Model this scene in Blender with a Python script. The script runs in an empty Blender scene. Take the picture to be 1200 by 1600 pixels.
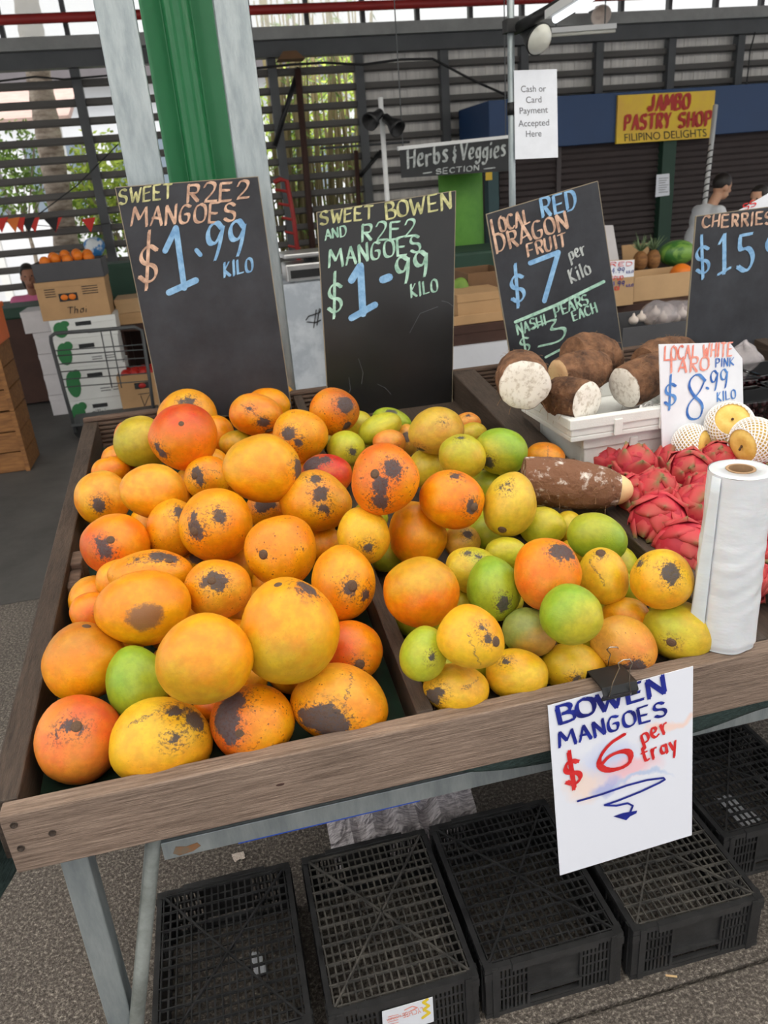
import bpy, bmesh, math, random
from mathutils import Vector, Matrix, noise as mnoise
rng = random.Random(7)
PI = math.pi
SC = bpy.context.scene
COL = SC.collection
# ------------------------------------------------------------------ camera
F = 1200.0
CAMZ = 1.68
def _n(v): return Vector(v).normalized()
_D = _n((230, 2800, F))
_X = Vector((6400, -1038, F)); _X = (_X - _D * _X.dot(_D)).normalized()
_Z = -_D
_Y = _Z.cross(_X)
CAM = Vector((0, 0, CAMZ))
def c2w(v): return Vector((_X.dot(v), _Y.dot(v), _Z.dot(v)))
def ray(px, py): return c2w(Vector(((px - 600) / F, (py - 800) / F, 1.0)))
def atY(px, py, y):
    r = ray(px, py); return CAM + r * (y / r.y)
def atZ(px, py, z):
    r = ray(px, py); return CAM + r * ((z - CAMZ) / r.z)
SL = 0.122                                   # the trays slope up towards the back
def deck(y): return 0.85 + SL * (y - 1.0)    # height of the tray's rim
def onplane(px, py, P, N):
    r = ray(px, py); return CAM + r * ((P - CAM).dot(N) / r.dot(N))
cam_d = bpy.data.cameras.new('camera'); cam = bpy.data.objects.new('camera', cam_d); COL.objects.link(cam)
right, up, back = c2w(Vector((1, 0, 0))), c2w(Vector((0, -1, 0))), c2w(Vector((0, 0, -1)))
cam.matrix_world = Matrix(((right.x, up.x, back.x, 0), (right.y, up.y, back.y, 0), (right.z, up.z, back.z, CAMZ), (0, 0, 0, 1)))
cam_d.sensor_fit = 'HORIZONTAL'; cam_d.sensor_width = 36; cam_d.lens = 36 * F / 1200
cam_d.clip_start = 0.02; cam_d.clip_end = 200
cam_d.dof.use_dof = True; cam_d.dof.focus_distance = 1.5; cam_d.dof.aperture_fstop = 9.5
SC.camera = cam
# ------------------------------------------------------------------ light
world = bpy.data.worlds.new('overcast_sky'); SC.world = world; world.use_nodes = True
wn = world.node_tree; wn.nodes.clear()
wo = wn.nodes.new('ShaderNodeOutputWorld'); wb = wn.nodes.new('ShaderNodeBackground')
wb.inputs[0].default_value = (0.97, 0.98, 1.0, 1); wb.inputs[1].default_value = 1.5
wn.links.new(wb.outputs[0], wo.inputs[0])
sun_d = bpy.data.lights.new('hazy_sun', 'SUN'); sun_d.energy = 7.5; sun_d.angle = math.radians(40); sun_d.color = (1, 0.96, 0.9)
sun = bpy.data.objects.new('hazy_sun', sun_d); COL.objects.link(sun)
sun.rotation_euler = (math.radians(24), 0, math.radians(-10))
SC.view_settings.view_transform = 'Standard'; SC.view_settings.look = 'None'
SC.view_settings.exposure = -0.22; SC.view_settings.gamma = 1.0
SC.view_settings.use_curve_mapping = False
# ------------------------------------------------------------------ helpers
def srgb(r, g, b):
    f = lambda c: (c / 255 / 12.92) if c / 255 <= .04045 else ((c / 255 + .055) / 1.055) ** 2.4
    return (f(r), f(g), f(b), 1)
MATS = {}
def node(nt, kind, **kw):
    n = nt.nodes.new(kind)
    for k, v in kw.items(): setattr(n, k, v)
    return n
def M(name, col, rough=.6, metal=0., var=.0, col2=None, scale=6., stretch=(1, 1, 1), bump=0., bscale=60., spec=.4, detail=6, contrast=(.35, .65), trans=0., alpha=1., emit=0., coat=0., sss=0., fleck=0.):
    m = bpy.data.materials.new(name); m.use_nodes = True; nt = m.node_tree
    b = nt.nodes['Principled BSDF']; L = nt.links.new
    c = srgb(*col)
    b.inputs['Base Color'].default_value = c
    b.inputs['Roughness'].default_value = rough; b.inputs['Metallic'].default_value = metal
    b.inputs['Specular IOR Level'].default_value = spec
    b.inputs['Coat Weight'].default_value = coat
    if trans: b.inputs['Transmission Weight'].default_value = trans
    if alpha < 1: b.inputs['Alpha'].default_value = alpha
    if emit: b.inputs['Emission Color'].default_value = c; b.inputs['Emission Strength'].default_value = emit
    if sss: b.inputs['Subsurface Weight'].default_value = sss; b.inputs['Subsurface Scale'].default_value = .01
    if var or col2 or bump:
        tc = node(nt, 'ShaderNodeTexCoord'); mp = node(nt, 'ShaderNodeMapping'); mp.inputs['Scale'].default_value = stretch
        L(tc.outputs['Object'], mp.inputs[0])
    if var or col2:
        no = node(nt, 'ShaderNodeTexNoise'); no.inputs['Scale'].default_value = scale; no.inputs['Detail'].default_value = detail; no.inputs['Roughness'].default_value = .65
        L(mp.outputs[0], no.inputs['Vector'])
        ra = node(nt, 'ShaderNodeValToRGB'); L(no.outputs[0], ra.inputs[0])
        c2 = srgb(*col2) if col2 else tuple(x * (1 - var) for x in c[:3]) + (1,)
        ra.color_ramp.elements[0].position = contrast[0]; ra.color_ramp.elements[1].position = contrast[1]
        ra.color_ramp.elements[0].color = c2; ra.color_ramp.elements[1].color = c
        out = ra.outputs[0]
        if fleck:                                # weathered fibres and specks over the grain
            mf = node(nt, 'ShaderNodeMapping'); mf.inputs['Scale'].default_value = tuple(max(1, x * .25) for x in stretch); L(tc.outputs['Object'], mf.inputs[0])
            n3 = node(nt, 'ShaderNodeTexNoise'); n3.inputs['Scale'].default_value = 55; n3.inputs['Detail'].default_value = 8; n3.inputs['Roughness'].default_value = .8; L(mf.outputs[0], n3.inputs['Vector'])
            n4 = node(nt, 'ShaderNodeTexNoise'); n4.inputs['Scale'].default_value = 4; n4.inputs['Detail'].default_value = 6; L(tc.outputs['Object'], n4.inputs['Vector'])
            r3 = node(nt, 'ShaderNodeMapRange'); r3.inputs['From Min'].default_value = .32; r3.inputs['From Max'].default_value = .7; r3.inputs['To Min'].default_value = 1 - fleck; r3.inputs['To Max'].default_value = 1 + fleck * .6; L(n3.outputs[0], r3.inputs['Value'])
            r4 = node(nt, 'ShaderNodeMapRange'); r4.inputs['From Min'].default_value = .3; r4.inputs['From Max'].default_value = .7; r4.inputs['To Min'].default_value = .78; r4.inputs['To Max'].default_value = 1.12; L(n4.outputs[0], r4.inputs['Value'])
            pm = node(nt, 'ShaderNodeMath', operation='MULTIPLY'); L(r3.outputs[0], pm.inputs[0]); L(r4.outputs[0], pm.inputs[1])
            hv = node(nt, 'ShaderNodeHueSaturation'); L(out, hv.inputs['Color']); L(pm.outputs[0], hv.inputs['Value']); out = hv.outputs[0]
        L(out, b.inputs['Base Color'])
    if bump:
        n2 = node(nt, 'ShaderNodeTexNoise'); n2.inputs['Scale'].default_value = bscale; n2.inputs['Detail'].default_value = 5
        L(mp.outputs[0], n2.inputs['Vector'])
        bp = node(nt, 'ShaderNodeBump'); bp.inputs['Strength'].default_value = bump; bp.inputs['Distance'].default_value = .01
        L(n2.outputs[0], bp.inputs['Height']); L(bp.outputs[0], b.inputs['Normal'])
    MATS[name] = m
    return m
def tag(o, label=None, cat=None, group=None, kind=None):
    if label: o['label'] = label
    if cat: o['category'] = cat
    if group: o['group'] = group
    if kind: o['kind'] = kind
    return o
ROOTLOC = {}
def thing(name, label, cat, loc, group=None, kind=None):
    o = bpy.data.objects.new(name, None); o.empty_display_size = .05; COL.objects.link(o)
    o.location = Vector(loc); ROOTLOC[o.name] = Vector(loc)
    return tag(o, label, cat, group, kind)
class MB:
    def __init__(s): s.v = []; s.f = []; s.u = []
    def add(s, vs, fs):
        k = len(s.v); s.v += [Vector(p) for p in vs]; s.f += [tuple(i + k for i in f) for f in fs]
        return s
    def obox(s, c, a, b, d):
        c, a, b, d = map(Vector, (c, a, b, d))
        if a.cross(b).dot(d) < 0: a, b = b, a
        vs = [c + i * a + j * b + k * d for k in (-1, 1) for j in (-1, 1) for i in (-1, 1)]
        return s.add(vs, [(0, 2, 3, 1), (4, 5, 7, 6), (0, 1, 5, 4), (2, 6, 7, 3), (0, 4, 6, 2), (1, 3, 7, 5)])
    def box(s, x0, x1, y0, y1, z0, z1):
        return s.obox(((x0 + x1) / 2, (y0 + y1) / 2, (z0 + z1) / 2), ((x1 - x0) / 2, 0, 0), (0, (y1 - y0) / 2, 0), (0, 0, (z1 - z0) / 2))
    def hexa(s, b4, t4):     # bottom loop, top loop (same winding, counter-clockwise from above)
        return s.add(list(b4) + list(t4), [(3, 2, 1, 0), (4, 5, 6, 7), (0, 1, 5, 4), (1, 2, 6, 5), (2, 3, 7, 6), (3, 0, 4, 7)])
    def bar(s, p0, p1, w, h, upv=(0, 0, 1)):
        p0, p1 = Vector(p0), Vector(p1); d = p1 - p0; dn = d.normalized(); u = Vector(upv)
        sd = dn.cross(u)
        if sd.length < 1e-4: sd = dn.cross(Vector((1, 0, 0)))
        sd.normalize(); u = sd.cross(dn)
        return s.obox((p0 + p1) / 2, d / 2, sd * w / 2, u * h / 2)
    def tube(s, path, r, n=8, caps=True):
        path = [Vector(p) for p in path]; rs = r if isinstance(r, (list, tuple)) else [r] * len(path)
        t0 = (path[1] - path[0]).normalized(); u = t0.orthogonal().normalized(); rings = []
        for i, p in enumerate(path):
            a = path[max(i - 1, 0)]; b = path[min(i + 1, len(path) - 1)]; t = (b - a).normalized()
            u = (u - t * u.dot(t));  u = u.normalized() if u.length > 1e-6 else t.orthogonal().normalized()
            w = t.cross(u)
            rings.append([p + (u * math.cos(2 * PI * k / n) + w * math.sin(2 * PI * k / n)) * rs[i] for k in range(n)])
        vs = [q for rg in rings for q in rg]; fs = []
        for i in range(len(path) - 1):
            for k in range(n):
                k2 = (k + 1) % n; fs.append((i * n + k, i * n + k2, (i + 1) * n + k2, (i + 1) * n + k))
        if caps: fs += [tuple(range(n - 1, -1, -1)), tuple((len(path) - 1) * n + k for k in range(n))]
        return s.add(vs, fs)
    def cyl(s, p0, p1, r0, r1=None, n=16, caps=True): return s.tube([p0, p1], [r0, r0 if r1 is None else r1], n, caps)
    def lathe(s, prof, c=(0, 0, 0), n=32, axis=None, close=False):
        c = Vector(c); ax = Vector(axis).normalized() if axis else Vector((0, 0, 1)); u = ax.orthogonal().normalized() if axis else Vector((1, 0, 0)); w = ax.cross(u)
        vs = []; fs = []
        for (r, z) in prof:
            vs += [c + ax * z + (u * math.cos(2 * PI * k / n) + w * math.sin(2 * PI * k / n)) * r for k in range(n)]
        m = len(prof)
        for i in range(m if close else m - 1):
            i2 = (i + 1) % m
            for k in range(n):
                k2 = (k + 1) % n; fs.append((i * n + k, i * n + k2, i2 * n + k2, i2 * n + k))
        return s.add(vs, fs)
    def ball(s, c, rx, ry=None, rz=None, n=16, m=10, rot=None):
        ry = rx if ry is None else ry; rz = rx if rz is None else rz; c = Vector(c)
        vs = []; fs = []
        def P(th, ph):
            p = Vector((rx * math.sin(th) * math.cos(ph), ry * math.sin(th) * math.sin(ph), rz * math.cos(th)))
            return c + (rot @ p if rot else p)
        vs.append(P(0, 0))
        for i in range(1, m): vs += [P(PI * i / m, 2 * PI * k / n) for k in range(n)]
        vs.append(P(PI, 0))
        for k in range(n): fs.append((0, 1 + k, 1 + (k + 1) % n))
        for i in range(m - 2):
            for k in range(n):
                a = 1 + i * n + k; b = 1 + i * n + (k + 1) % n; fs.append((a, a + n, b + n, b))
        e = len(vs) - 1
        for k in range(n): fs.append((e, e - n + (k + 1) % n, e - n + k))
        return s.add(vs, fs)
    def prism(s, loop, vec):
        n = len(loop); vec = Vector(vec); a = [Vector(p) for p in loop]
        nr = Vector((0, 0, 0))
        for i in range(n): nr += a[i].cross(a[(i + 1) % n])
        if nr.dot(vec) > 0: a = a[::-1]
        b = [p + vec for p in a]
        fs = [tuple(range(n)), tuple(range(2 * n - 1, n - 1, -1))]
        for i in range(n): fs.append((i, i + n, (i + 1) % n + n, (i + 1) % n))
        return s.add(a + b, fs)
    def grid(s, nu, nv, fn):
        vs = [fn(i / nu, j / nv) for j in range(nv + 1) for i in range(nu + 1)]
        fs = [(j * (nu + 1) + i, j * (nu + 1) + i + 1, (j + 1) * (nu + 1) + i + 1, (j + 1) * (nu + 1) + i) for j in range(nv) for i in range(nu)]
        return s.add(vs, fs)
    def build(s, name, mat, parent=None, loc=None, smooth=False, bevel=0, solid=0, local=False, seg=2):
        if parent is not None and not local: base = ROOTLOC[parent.name]
        elif parent is not None or local: base = Vector((0, 0, 0))
        elif loc is not None: base = Vector(loc)
        else:
            lo = Vector((min(p.x for p in s.v), min(p.y for p in s.v), min(p.z for p in s.v))); hi = Vector((max(p.x for p in s.v), max(p.y for p in s.v), 0))
            base = Vector(((lo.x + hi.x) / 2, (lo.y + hi.y) / 2, lo.z))
        me = bpy.data.meshes.new(name); me.from_pydata([tuple(p - base) for p in s.v], [], s.f); me.update()
        o = bpy.data.objects.new(name, me); COL.objects.link(o)
        me.materials.append(MATS[mat] if isinstance(mat, str) else mat)
        if smooth: me.polygons.foreach_set('use_smooth', [True] * len(me.polygons))
        if parent is not None: o.parent = parent; ROOTLOC[o.name] = base
        else:
            o.location = base if not local else (loc or (0, 0, 0)); ROOTLOC[o.name] = base
        if bevel:
            b = o.modifiers.new('bevel', 'BEVEL'); b.width = bevel; b.segments = seg; b.limit_method = 'ANGLE'; b.angle_limit = .6
        if solid:
            q = o.modifiers.new('solid', 'SOLIDIFY'); q.thickness = solid; q.offset = -1
        return o
def struct(name, mb, mat, **kw): return tag(mb.build(name, mat, **kw), kind='structure')
def copy_tree(o, parent=None):
    c = o.copy(); COL.objects.link(c)
    if parent is not None: c.parent = parent
    for ch in list(o.children): copy_tree(ch, c)
    return c
# ------------------------------------------------------------------ lettering
GL = {
 'A': [[(0,0),(.5,1),(1,0)],[(.15,.35),(.85,.38)]], 'B': [[(.05,1),(.05,0)],[(.05,1),(.8,1),(.85,.6),(.1,.52),(1,.5),(.95,0),(.05,0)]],
 'C': [[(.95,.85),(.5,1.05),(0,.75),(0,.2),(.5,-.05),(.95,.15)]], 'D': [[(.05,0),(.05,1)],[(.05,1),(.9,1),(1.05,.4),(.6,0),(.05,0)]],
 'E': [[(.9,1),(.05,1),(.05,0),(.9,0)],[(.05,.5),(.75,.5)]], 'F': [[(.9,1),(.05,1),(.05,0)],[(.05,.55),(.75,.55)]],
 'G': [[(.95,.9),(.4,1.05),(0,.6),(.1,0),(.8,-.02),(.95,.45),(.5,.45)]], 'H': [[(.05,1),(.05,0)],[(.95,1),(.95,0)],[(.05,.5),(.95,.5)]],
 'I': [[(.5,1),(.5,0)]], 'J': [[(.8,1),(.8,.1),(.4,-.05),(.05,.25)]], 'K': [[(.1,1),(.1,0)],[(.9,1),(.12,.45),(.95,0)]], 'L': [[(.1,1),(.1,0),(.9,0)]],
 'M': [[(0,0),(.12,1),(.5,.35),(.88,1),(1,0)]], 'N': [[(.05,0),(.05,1),(.95,0),(.95,1)]], 'O': [[(.5,1),(0,.85),(-.02,.15),(.5,-.03),(1.02,.15),(1,.85),(.5,1)]],
 'P': [[(.1,0),(.1,1)],[(.1,1),(.95,1),(.95,.48),(.1,.48)]], 'R': [[(.1,0),(.1,1)],[(.1,1),(.95,1),(.9,.5),(.15,.5)],[(.4,.5),(.95,0)]],
 'S': [[(.9,.88),(.5,1.05),(0,.85),(.1,.55),(.9,.5),(1,.1),(.5,-.05),(.03,.12)]], 'T': [[(0,1),(1,1)],[(.5,1),(.5,0)]],
 'U': [[(.05,1),(.05,.1),(.5,-.08),(.95,.1),(.95,1)]], 'V': [[(0,1),(.5,0),(1,1)]], 'W': [[(0,1),(.25,0),(.5,.7),(.75,0),(1,1)]], 'Y': [[(0,1),(.5,.5),(1,1)],[(.5,.5),(.45,0)]],
 '1': [[(.2,.72),(.58,1),(.58,0)],[(.1,0),(1,.06)]], '2': [[(.08,.75),(.3,1.05),(.95,.95),(.85,.55),(.05,0),(.3,.02),(1,.02)]],
 '3': [[(.05,.95),(.9,1),(.45,.58),(1.05,.5),(.8,-.05),(.03,.08)]], '4': [[(.7,0),(.7,1),(.05,.35),(1,.35)]], '5': [[(.95,1),(.2,.97)],[(.2,.97),(.15,.55),(.7,.65),(1.05,.3),(.6,-.08),(.05,.1)]],
 '6': [[(.85,1),(.35,.8),(-.02,.3),(.3,-.05),(.95,.05),(.95,.5),(.4,.5),(.08,.2)]], '7': [[(0,.93),(.98,1)],[(.98,1),(.6,.5),(.38,0)]],
 '8': [[(.9,.85),(.5,1.08),(.05,.85),(.3,.55),(.9,.3),(.8,-.05),(.2,-.05),(.1,.3),(.7,.6),(.9,.85)]], '9': [[(.9,.8),(.55,1.05),(.05,.85),(.15,.5),(.6,.45),(.92,.8)],[(.92,.9),(.8,.4),(.6,0)]],
 '$': [[(.95,.72),(.5,.85),(.05,.68),(.2,.5),(.85,.45),(.95,.25),(.5,.12),(.02,.27)],[(.52,1),(.48,0)]], '.': [[(.42,.08),(.58,.1)]], '-': [[(.05,.5),(.95,.5)]],
 '&': [[(.7,.8),(.4,1),(.2,.75),(.7,.45),(.6,.1),(.25,.05),(.2,.3)],[(.45,1.15),(.45,-.1)]], '/': [[(0,0),(1,1)]],
 'a': [[(.85,.55),(.4,.68),(.05,.35),(.3,-.03),(.85,.15)],[(.9,.65),(.85,0)]], 'b': [[(.1,1),(.1,0)],[(.1,.4),(.6,.7),(1,.3),(.6,-.05),(.1,.1)]], 'd': [[(.9,1),(.9,0)],[(.9,.4),(.4,.7),(0,.3),(.4,-.05),(.9,.1)]],
 'e': [[(.08,.35),(.92,.4),(.8,.7),(.3,.7),(0,.3),(.4,-.05),(.95,.1)]], 'g': [[(.85,.5),(.4,.7),(.05,.35),(.4,.02),(.85,.3)],[(.88,.65),(.9,-.2),(.4,-.4),(.05,-.2)]],
 'h': [[(.1,1),(.1,0)],[(.1,.4),(.6,.65),(.9,.5),(.9,0)]], 'i': [[(.5,.6),(.5,0)],[(.48,.85),(.52,.88)]], 'l': [[(.5,1),(.5,0)]], 'n': [[(.1,.65),(.1,0)],[(.1,.4),(.6,.65),(.9,.5),(.9,0)]],
 'o': [[(.5,.65),(0,.55),(0,.05),(.5,-.03),(1,.05),(1,.55),(.5,.65)]], 'p': [[(.1,.62),(.1,-.4)],[(.1,.6),(.9,.7),(1,.1),(.1,.05)]], 'r': [[(.15,.62),(.15,0)],[(.15,.35),(.5,.65),(.95,.6)]],
 's': [[(.85,.58),(.4,.7),(.1,.5),(.8,.25),(.7,-.03),(.1,.05)]], 't': [[(.4,.95),(.4,.08),(.6,0),(1,.12)],[(.0,.62),(.85,.66)]], 'y': [[(.1,.6),(.45,.1)],[(.95,.65),(.3,-.4)]],
}
SHARP = set('AEFHIKLMNTVWYZ17/-.4')
def chaikin(p, k=2):
    for _ in range(k):
        q = [p[0]]
        for a, b in zip(p, p[1:]):
            q += [(a[0] * .75 + b[0] * .25, a[1] * .75 + b[1] * .25), (a[0] * .25 + b[0] * .75, a[1] * .25 + b[1] * .75)]
        p = q + [p[-1]]
    return p
NIB = (math.cos(.75), -math.sin(.75))
def stroke(mb, pts, w, fn, nib=False):
    """a pen stroke: ribbon with rounded joints; pts in photo-plane units, fn maps onto the board"""
    N = 8; fn0 = fn
    def lay():                                   # every dab lies a hair above the one before it
        stroke.k = (stroke.k + 1) % 97
        e = fn0.n * (stroke.k * fn0.step)
        return lambda x, y: fn0(x, y) + e
    if nib:                                      # chisel marker: the slanted nib swept along the line
        hx, hy = NIB[0] * w * .62, NIB[1] * w * .62
        for a, b in zip(pts, pts[1:]):
            f = lay()
            if abs((b[0] - a[0]) * hy - (b[1] - a[1]) * hx) > 1e-3:
                mb.add([f(a[0] + hx, a[1] + hy), f(b[0] + hx, b[1] + hy), f(b[0] - hx, b[1] - hy), f(a[0] - hx, a[1] - hy)], [(0, 1, 2, 3)])
        w *= .5
    for a, b in zip(pts, pts[1:]):
        fn = lay()
        dx, dy = b[0] - a[0], b[1] - a[1]; l = math.hypot(dx, dy)
        if l < 1e-6: continue
        nx, ny = -dy / l * w / 2, dx / l * w / 2
        mb.add([fn(a[0] + nx, a[1] + ny), fn(b[0] + nx, b[1] + ny), fn(b[0] - nx, b[1] - ny), fn(a[0] - nx, a[1] - ny)], [(0, 1, 2, 3)])
    for p in pts:
        fn = lay()
        mb.add([fn(p[0] + w / 2 * math.cos(2 * PI * k / N), p[1] + w / 2 * math.sin(2 * PI * k / N)) for k in range(N)], [tuple(range(N))])
stroke.k = 0
def write(mb, text, x0, y0, x1, y1, h, w, fn, gap=.28, wob=.07, seed=1, slant=.12, nib=True):
    """hand lettering along a baseline (x0,y0)-(x1,y1), cap height h, pen width w"""
    r = random.Random(seed + len(text) * 13 + ord(text[0]))
    wd = {'I': .35, 'i': .3, 'l': .3, '.': .35, '1': .7, ' ': .7, 'M': 1.15, 'W': 1.2, '&': .6}
    ws = [wd.get(c, .85 if c.isupper() or c.isdigit() else .7) for c in text]
    tot = sum(ws) + gap * (len(text) - 1); s = math.hypot(x1 - x0, y1 - y0) / tot
    ex = ((x1 - x0) / (s * tot), (y1 - y0) / (s * tot)); ey = (ex[1], -ex[0])
    cx = 0
    for c, cw in zip(text, ws):
        for pl in GL.get(c, []):
            if c not in SHARP: pl = chaikin(pl)
            o = [(r.uniform(-wob, wob), r.uniform(-wob, wob)) for _ in range(2)]
            q = []
            for i, (u, v) in enumerate(pl):
                t = i / max(1, len(pl) - 1)
                uu = u + o[0][0] * (1 - t) + o[1][0] * t; vv = v + o[0][1] * (1 - t) + o[1][1] * t
                X = (cx + uu * cw) * s + slant * vv * h; Y = vv * h
                q.append((x0 + ex[0] * X + ey[0] * Y, y0 + ex[1] * X + ey[1] * Y))
            stroke(mb, q, w, fn, nib)
        cx += cw + gap
def typeset(mb, text, x0, y0, x1, y1, h, fn, flip=False):
    """printed lettering, same frame as write()"""
    cu = bpy.data.curves.new('type', 'FONT'); cu.body = text; ob = bpy.data.objects.new('type', cu)
    COL.objects.link(ob); dg = bpy.context.evaluated_depsgraph_get(); me = bpy.data.meshes.new_from_object(ob.evaluated_get(dg))
    xs = [v.co.x for v in me.vertices]; a, b = min(xs), max(xs)
    L = math.hypot(x1 - x0, y1 - y0); ex = ((x1 - x0) / L, (y1 - y0) / L); ey = (ex[1], -ex[0])
    vs = []
    for v in me.vertices:
        X = (v.co.x - a) / (b - a) * L; Y = v.co.y / .7 * h
        vs.append(fn(x0 + ex[0] * X + ey[0] * Y, y0 + ex[1] * X + ey[1] * Y))
    mb.add(vs, [tuple(p.vertices) for p in me.polygons])
    bpy.data.objects.remove(ob); bpy.data.curves.remove(cu); bpy.data.meshes.remove(me)
def mapper(P, N, off=.0008):
    P = Vector(P); N = Vector(N).normalized()
    if N.dot(CAM - P) < 0: N = -N
    fn = lambda x, y: onplane(x, y, P, N) + N * off
    fn.n = N; fn.step = 6e-6 * max(1.0, (P - CAM).length ** 1.3) if abs(P.x) + abs(P.z) > 0 or P.y < 3 else 6e-6 * P.y ** 1.3
    return fn
# ------------------------------------------------------------------ materials
M('board_wood', (168, 146, 130), .8, col2=(98, 78, 66), scale=5, stretch=(1.6, 34, 44), bump=.6, bscale=14, contrast=(.28, .66), detail=12, fleck=.34)
M('dark_wood', (84, 70, 60), .6, col2=(46, 36, 30), scale=5, stretch=(34, 1.6, 30), bump=.35, bscale=20, detail=9, contrast=(.3, .7), fleck=.25)
M('deck_wood', (112, 90, 76), .7, col2=(66, 50, 42), scale=8, stretch=(1, 12, 14), bump=.3, bscale=25, contrast=(.3, .7))
M('tray_liner', (14, 46, 30), .8, var=.4, scale=30)
M('galvanised', (176, 184, 186), .45, metal=.55, col2=(136, 146, 150), scale=9, stretch=(3, 3, .7), detail=8, contrast=(.3, .7), bump=.08, bscale=80)
M('galvanised_dull', (150, 155, 152), .55, metal=.4, col2=(112, 116, 112), scale=14, detail=8, bump=.1, bscale=90)
M('rust', (150, 96, 50), .8, col2=(120, 110, 95), scale=30)
M('blue_plastic', (40, 84, 190), .4)
M('shade_cloth', (70, 90, 86), .9, col2=(34, 48, 46), scale=70, stretch=(1, 1, 6), bump=.5, bscale=140)
M('black_plastic', (56, 56, 57), .36, col2=(38, 38, 39), scale=18, spec=.45, bump=.05, bscale=120)
M('dusty_plastic', (96, 92, 86), .7, col2=(54, 53, 52), scale=22, detail=8, contrast=(.35, .7))
M('paper_white', (232, 235, 243), .6, var=.05, scale=20)
M('ink_navy', (24, 30, 110), .4, col2=(36, 52, 160), scale=30)
M('ink_red', (205, 28, 34), .4, col2=(225, 60, 60), scale=30)
M('ink_pale_red', (226, 120, 104), .6, col2=(240, 175, 160), scale=40)
M('ink_blue', (40, 92, 178), .4, col2=(95, 150, 215), scale=30)
M('chalk_yellow', (218, 216, 160), .85, col2=(150, 150, 105), scale=45)
M('chalk_peach', (226, 190, 165), .85, col2=(160, 126, 108), scale=45)
M('chalk_blue', (150, 192, 226), .85, col2=(108, 152, 196), scale=45)
M('chalk_mint', (190, 226, 208), .85, col2=(130, 170, 152), scale=45)
M('chalk_white', (205, 210, 208), .85, col2=(150, 155, 155), scale=45)
M('chalkboard', (56, 58, 64), .5, col2=(38, 39, 44), scale=5, stretch=(1, 1, 1), detail=9, spec=.35, bump=.03, bscale=60)
M('chalkboard_black', (35, 34, 34), .28, col2=(22, 22, 23), scale=6, detail=10, spec=.5, contrast=(.3, .8))
M('board_edge', (150, 138, 118), .8, var=.3)
M('binder_black', (28, 29, 30), .35)
M('wire_steel', (190, 185, 175), .25, metal=1)
M('film_white', (216, 219, 224), .28, var=.04, scale=9, bump=.25, bscale=16, spec=.6, stretch=(1, 1, 2.5), sss=.15)
M('cardboard_core', (176, 142, 108), .85, var=.2, scale=20)
M('styrofoam', (226, 227, 224), .7, var=.06, scale=30, bump=.12, bscale=250)
M('foam_net', (240, 238, 236), .7)
M('pear_skin', (232, 200, 112), .5, col2=(216, 176, 82), scale=40, bump=.08, bscale=200)
M('pear_stem', (84, 58, 38), .8)
M('dragon_skin', (206, 50, 66), .5, col2=(150, 24, 46), scale=9, contrast=(.3, .7))
M('taro_bark', (140, 100, 72), .85, col2=(54, 34, 24), scale=22, bump=1., bscale=60, detail=10, contrast=(.32, .66))
M('taro_dusty', (232, 222, 214), .85, col2=(122, 84, 62), scale=26, bump=1., bscale=60, detail=12, contrast=(.55, .66))
M('taro_flesh', (232, 226, 216), .75, col2=(196, 186, 172), scale=70, contrast=(.38, .5))
M('taro_tip', (228, 204, 150), .7, col2=(212, 168, 128), scale=8)
M('fibre', (150, 116, 84), .9)
M('mango_stem', (104, 80, 62), .8, var=.4, scale=40)
M('clear_plastic', (235, 238, 240), .08, trans=1., spec=.5)
M('cherry', (62, 10, 18), .2, spec=.6)
M('green_paint', (38, 118, 72), .42, var=.12, scale=3, coat=.2)
M('green_paint_dull', (36, 66, 52), .6, var=.15)
M('dark_steel', (84, 86, 88), .6, var=.2, scale=4)
M('louvre_slat', (96, 93, 90), .65, var=.2, scale=3, stretch=(.4, 4, 4))
M('wall_sheet', (226, 222, 216), .7, col2=(196, 192, 188), scale=2.5, stretch=(6, 1, .5), detail=8)
M('red_paint', (160, 44, 40), .5, var=.2, scale=4)
M('perforated_steel', (150, 152, 150), .6, var=.2)
M('concrete_floor', (88, 85, 83), .75, col2=(66, 64, 62), scale=1.6, detail=10, bump=.08, bscale=30)
M('roof_sheet', (120, 122, 124), .6)
M('blue_paint', (30, 62, 104), .5, var=.12, scale=2)
M('shutter', (70, 62, 62), .55, var=.15, scale=3)
M('teal_paint', (58, 84, 88), .6, var=.15)
M('sign_black', (44, 46, 48), .6, var=.2, scale=6)
M('white_paint', (225, 226, 226), .5, var=.06)
M('banner_green', (96, 152, 58), .6, col2=(74, 130, 46), scale=4)
M('sign_yellow', (236, 206, 40), .55, col2=(222, 176, 70), scale=2)
M('sign_red', (178, 44, 34), .55)
M('text_black', (38, 36, 36), .6)
M('text_grey', (96, 96, 102), .6)
M('lamp_black', (30, 30, 31), .5)
M('lamp_glass', (206, 206, 196), .2, spec=.6)
M('white_cloth', (206, 208, 216), .85, var=.06, scale=4, bump=.1, bscale=8)
M('marble_cloth', (206, 212, 220), .6, col2=(176, 184, 194), scale=5, detail=9, contrast=(.42, .6))
M('silver', (205, 205, 205), .3, metal=.8, var=.2, scale=10)
M('carton', (188, 150, 108), .8, var=.14, scale=5)
M('carton_pale', (190, 156, 116), .8, var=.12, scale=5)
M('carton_dark', (120, 90, 64), .85, var=.2, scale=5)
M('carton_white', (226, 228, 226), .7, var=.05, scale=5)
M('print_green', (52, 120, 72), .7)
M('print_black', (44, 46, 48), .7)
M('crate_grey', (74, 74, 78), .6, var=.15)
M('crate_white', (206, 202, 204), .6, var=.1)
M('crate_orange', (226, 104, 36), .5, var=.15)
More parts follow.
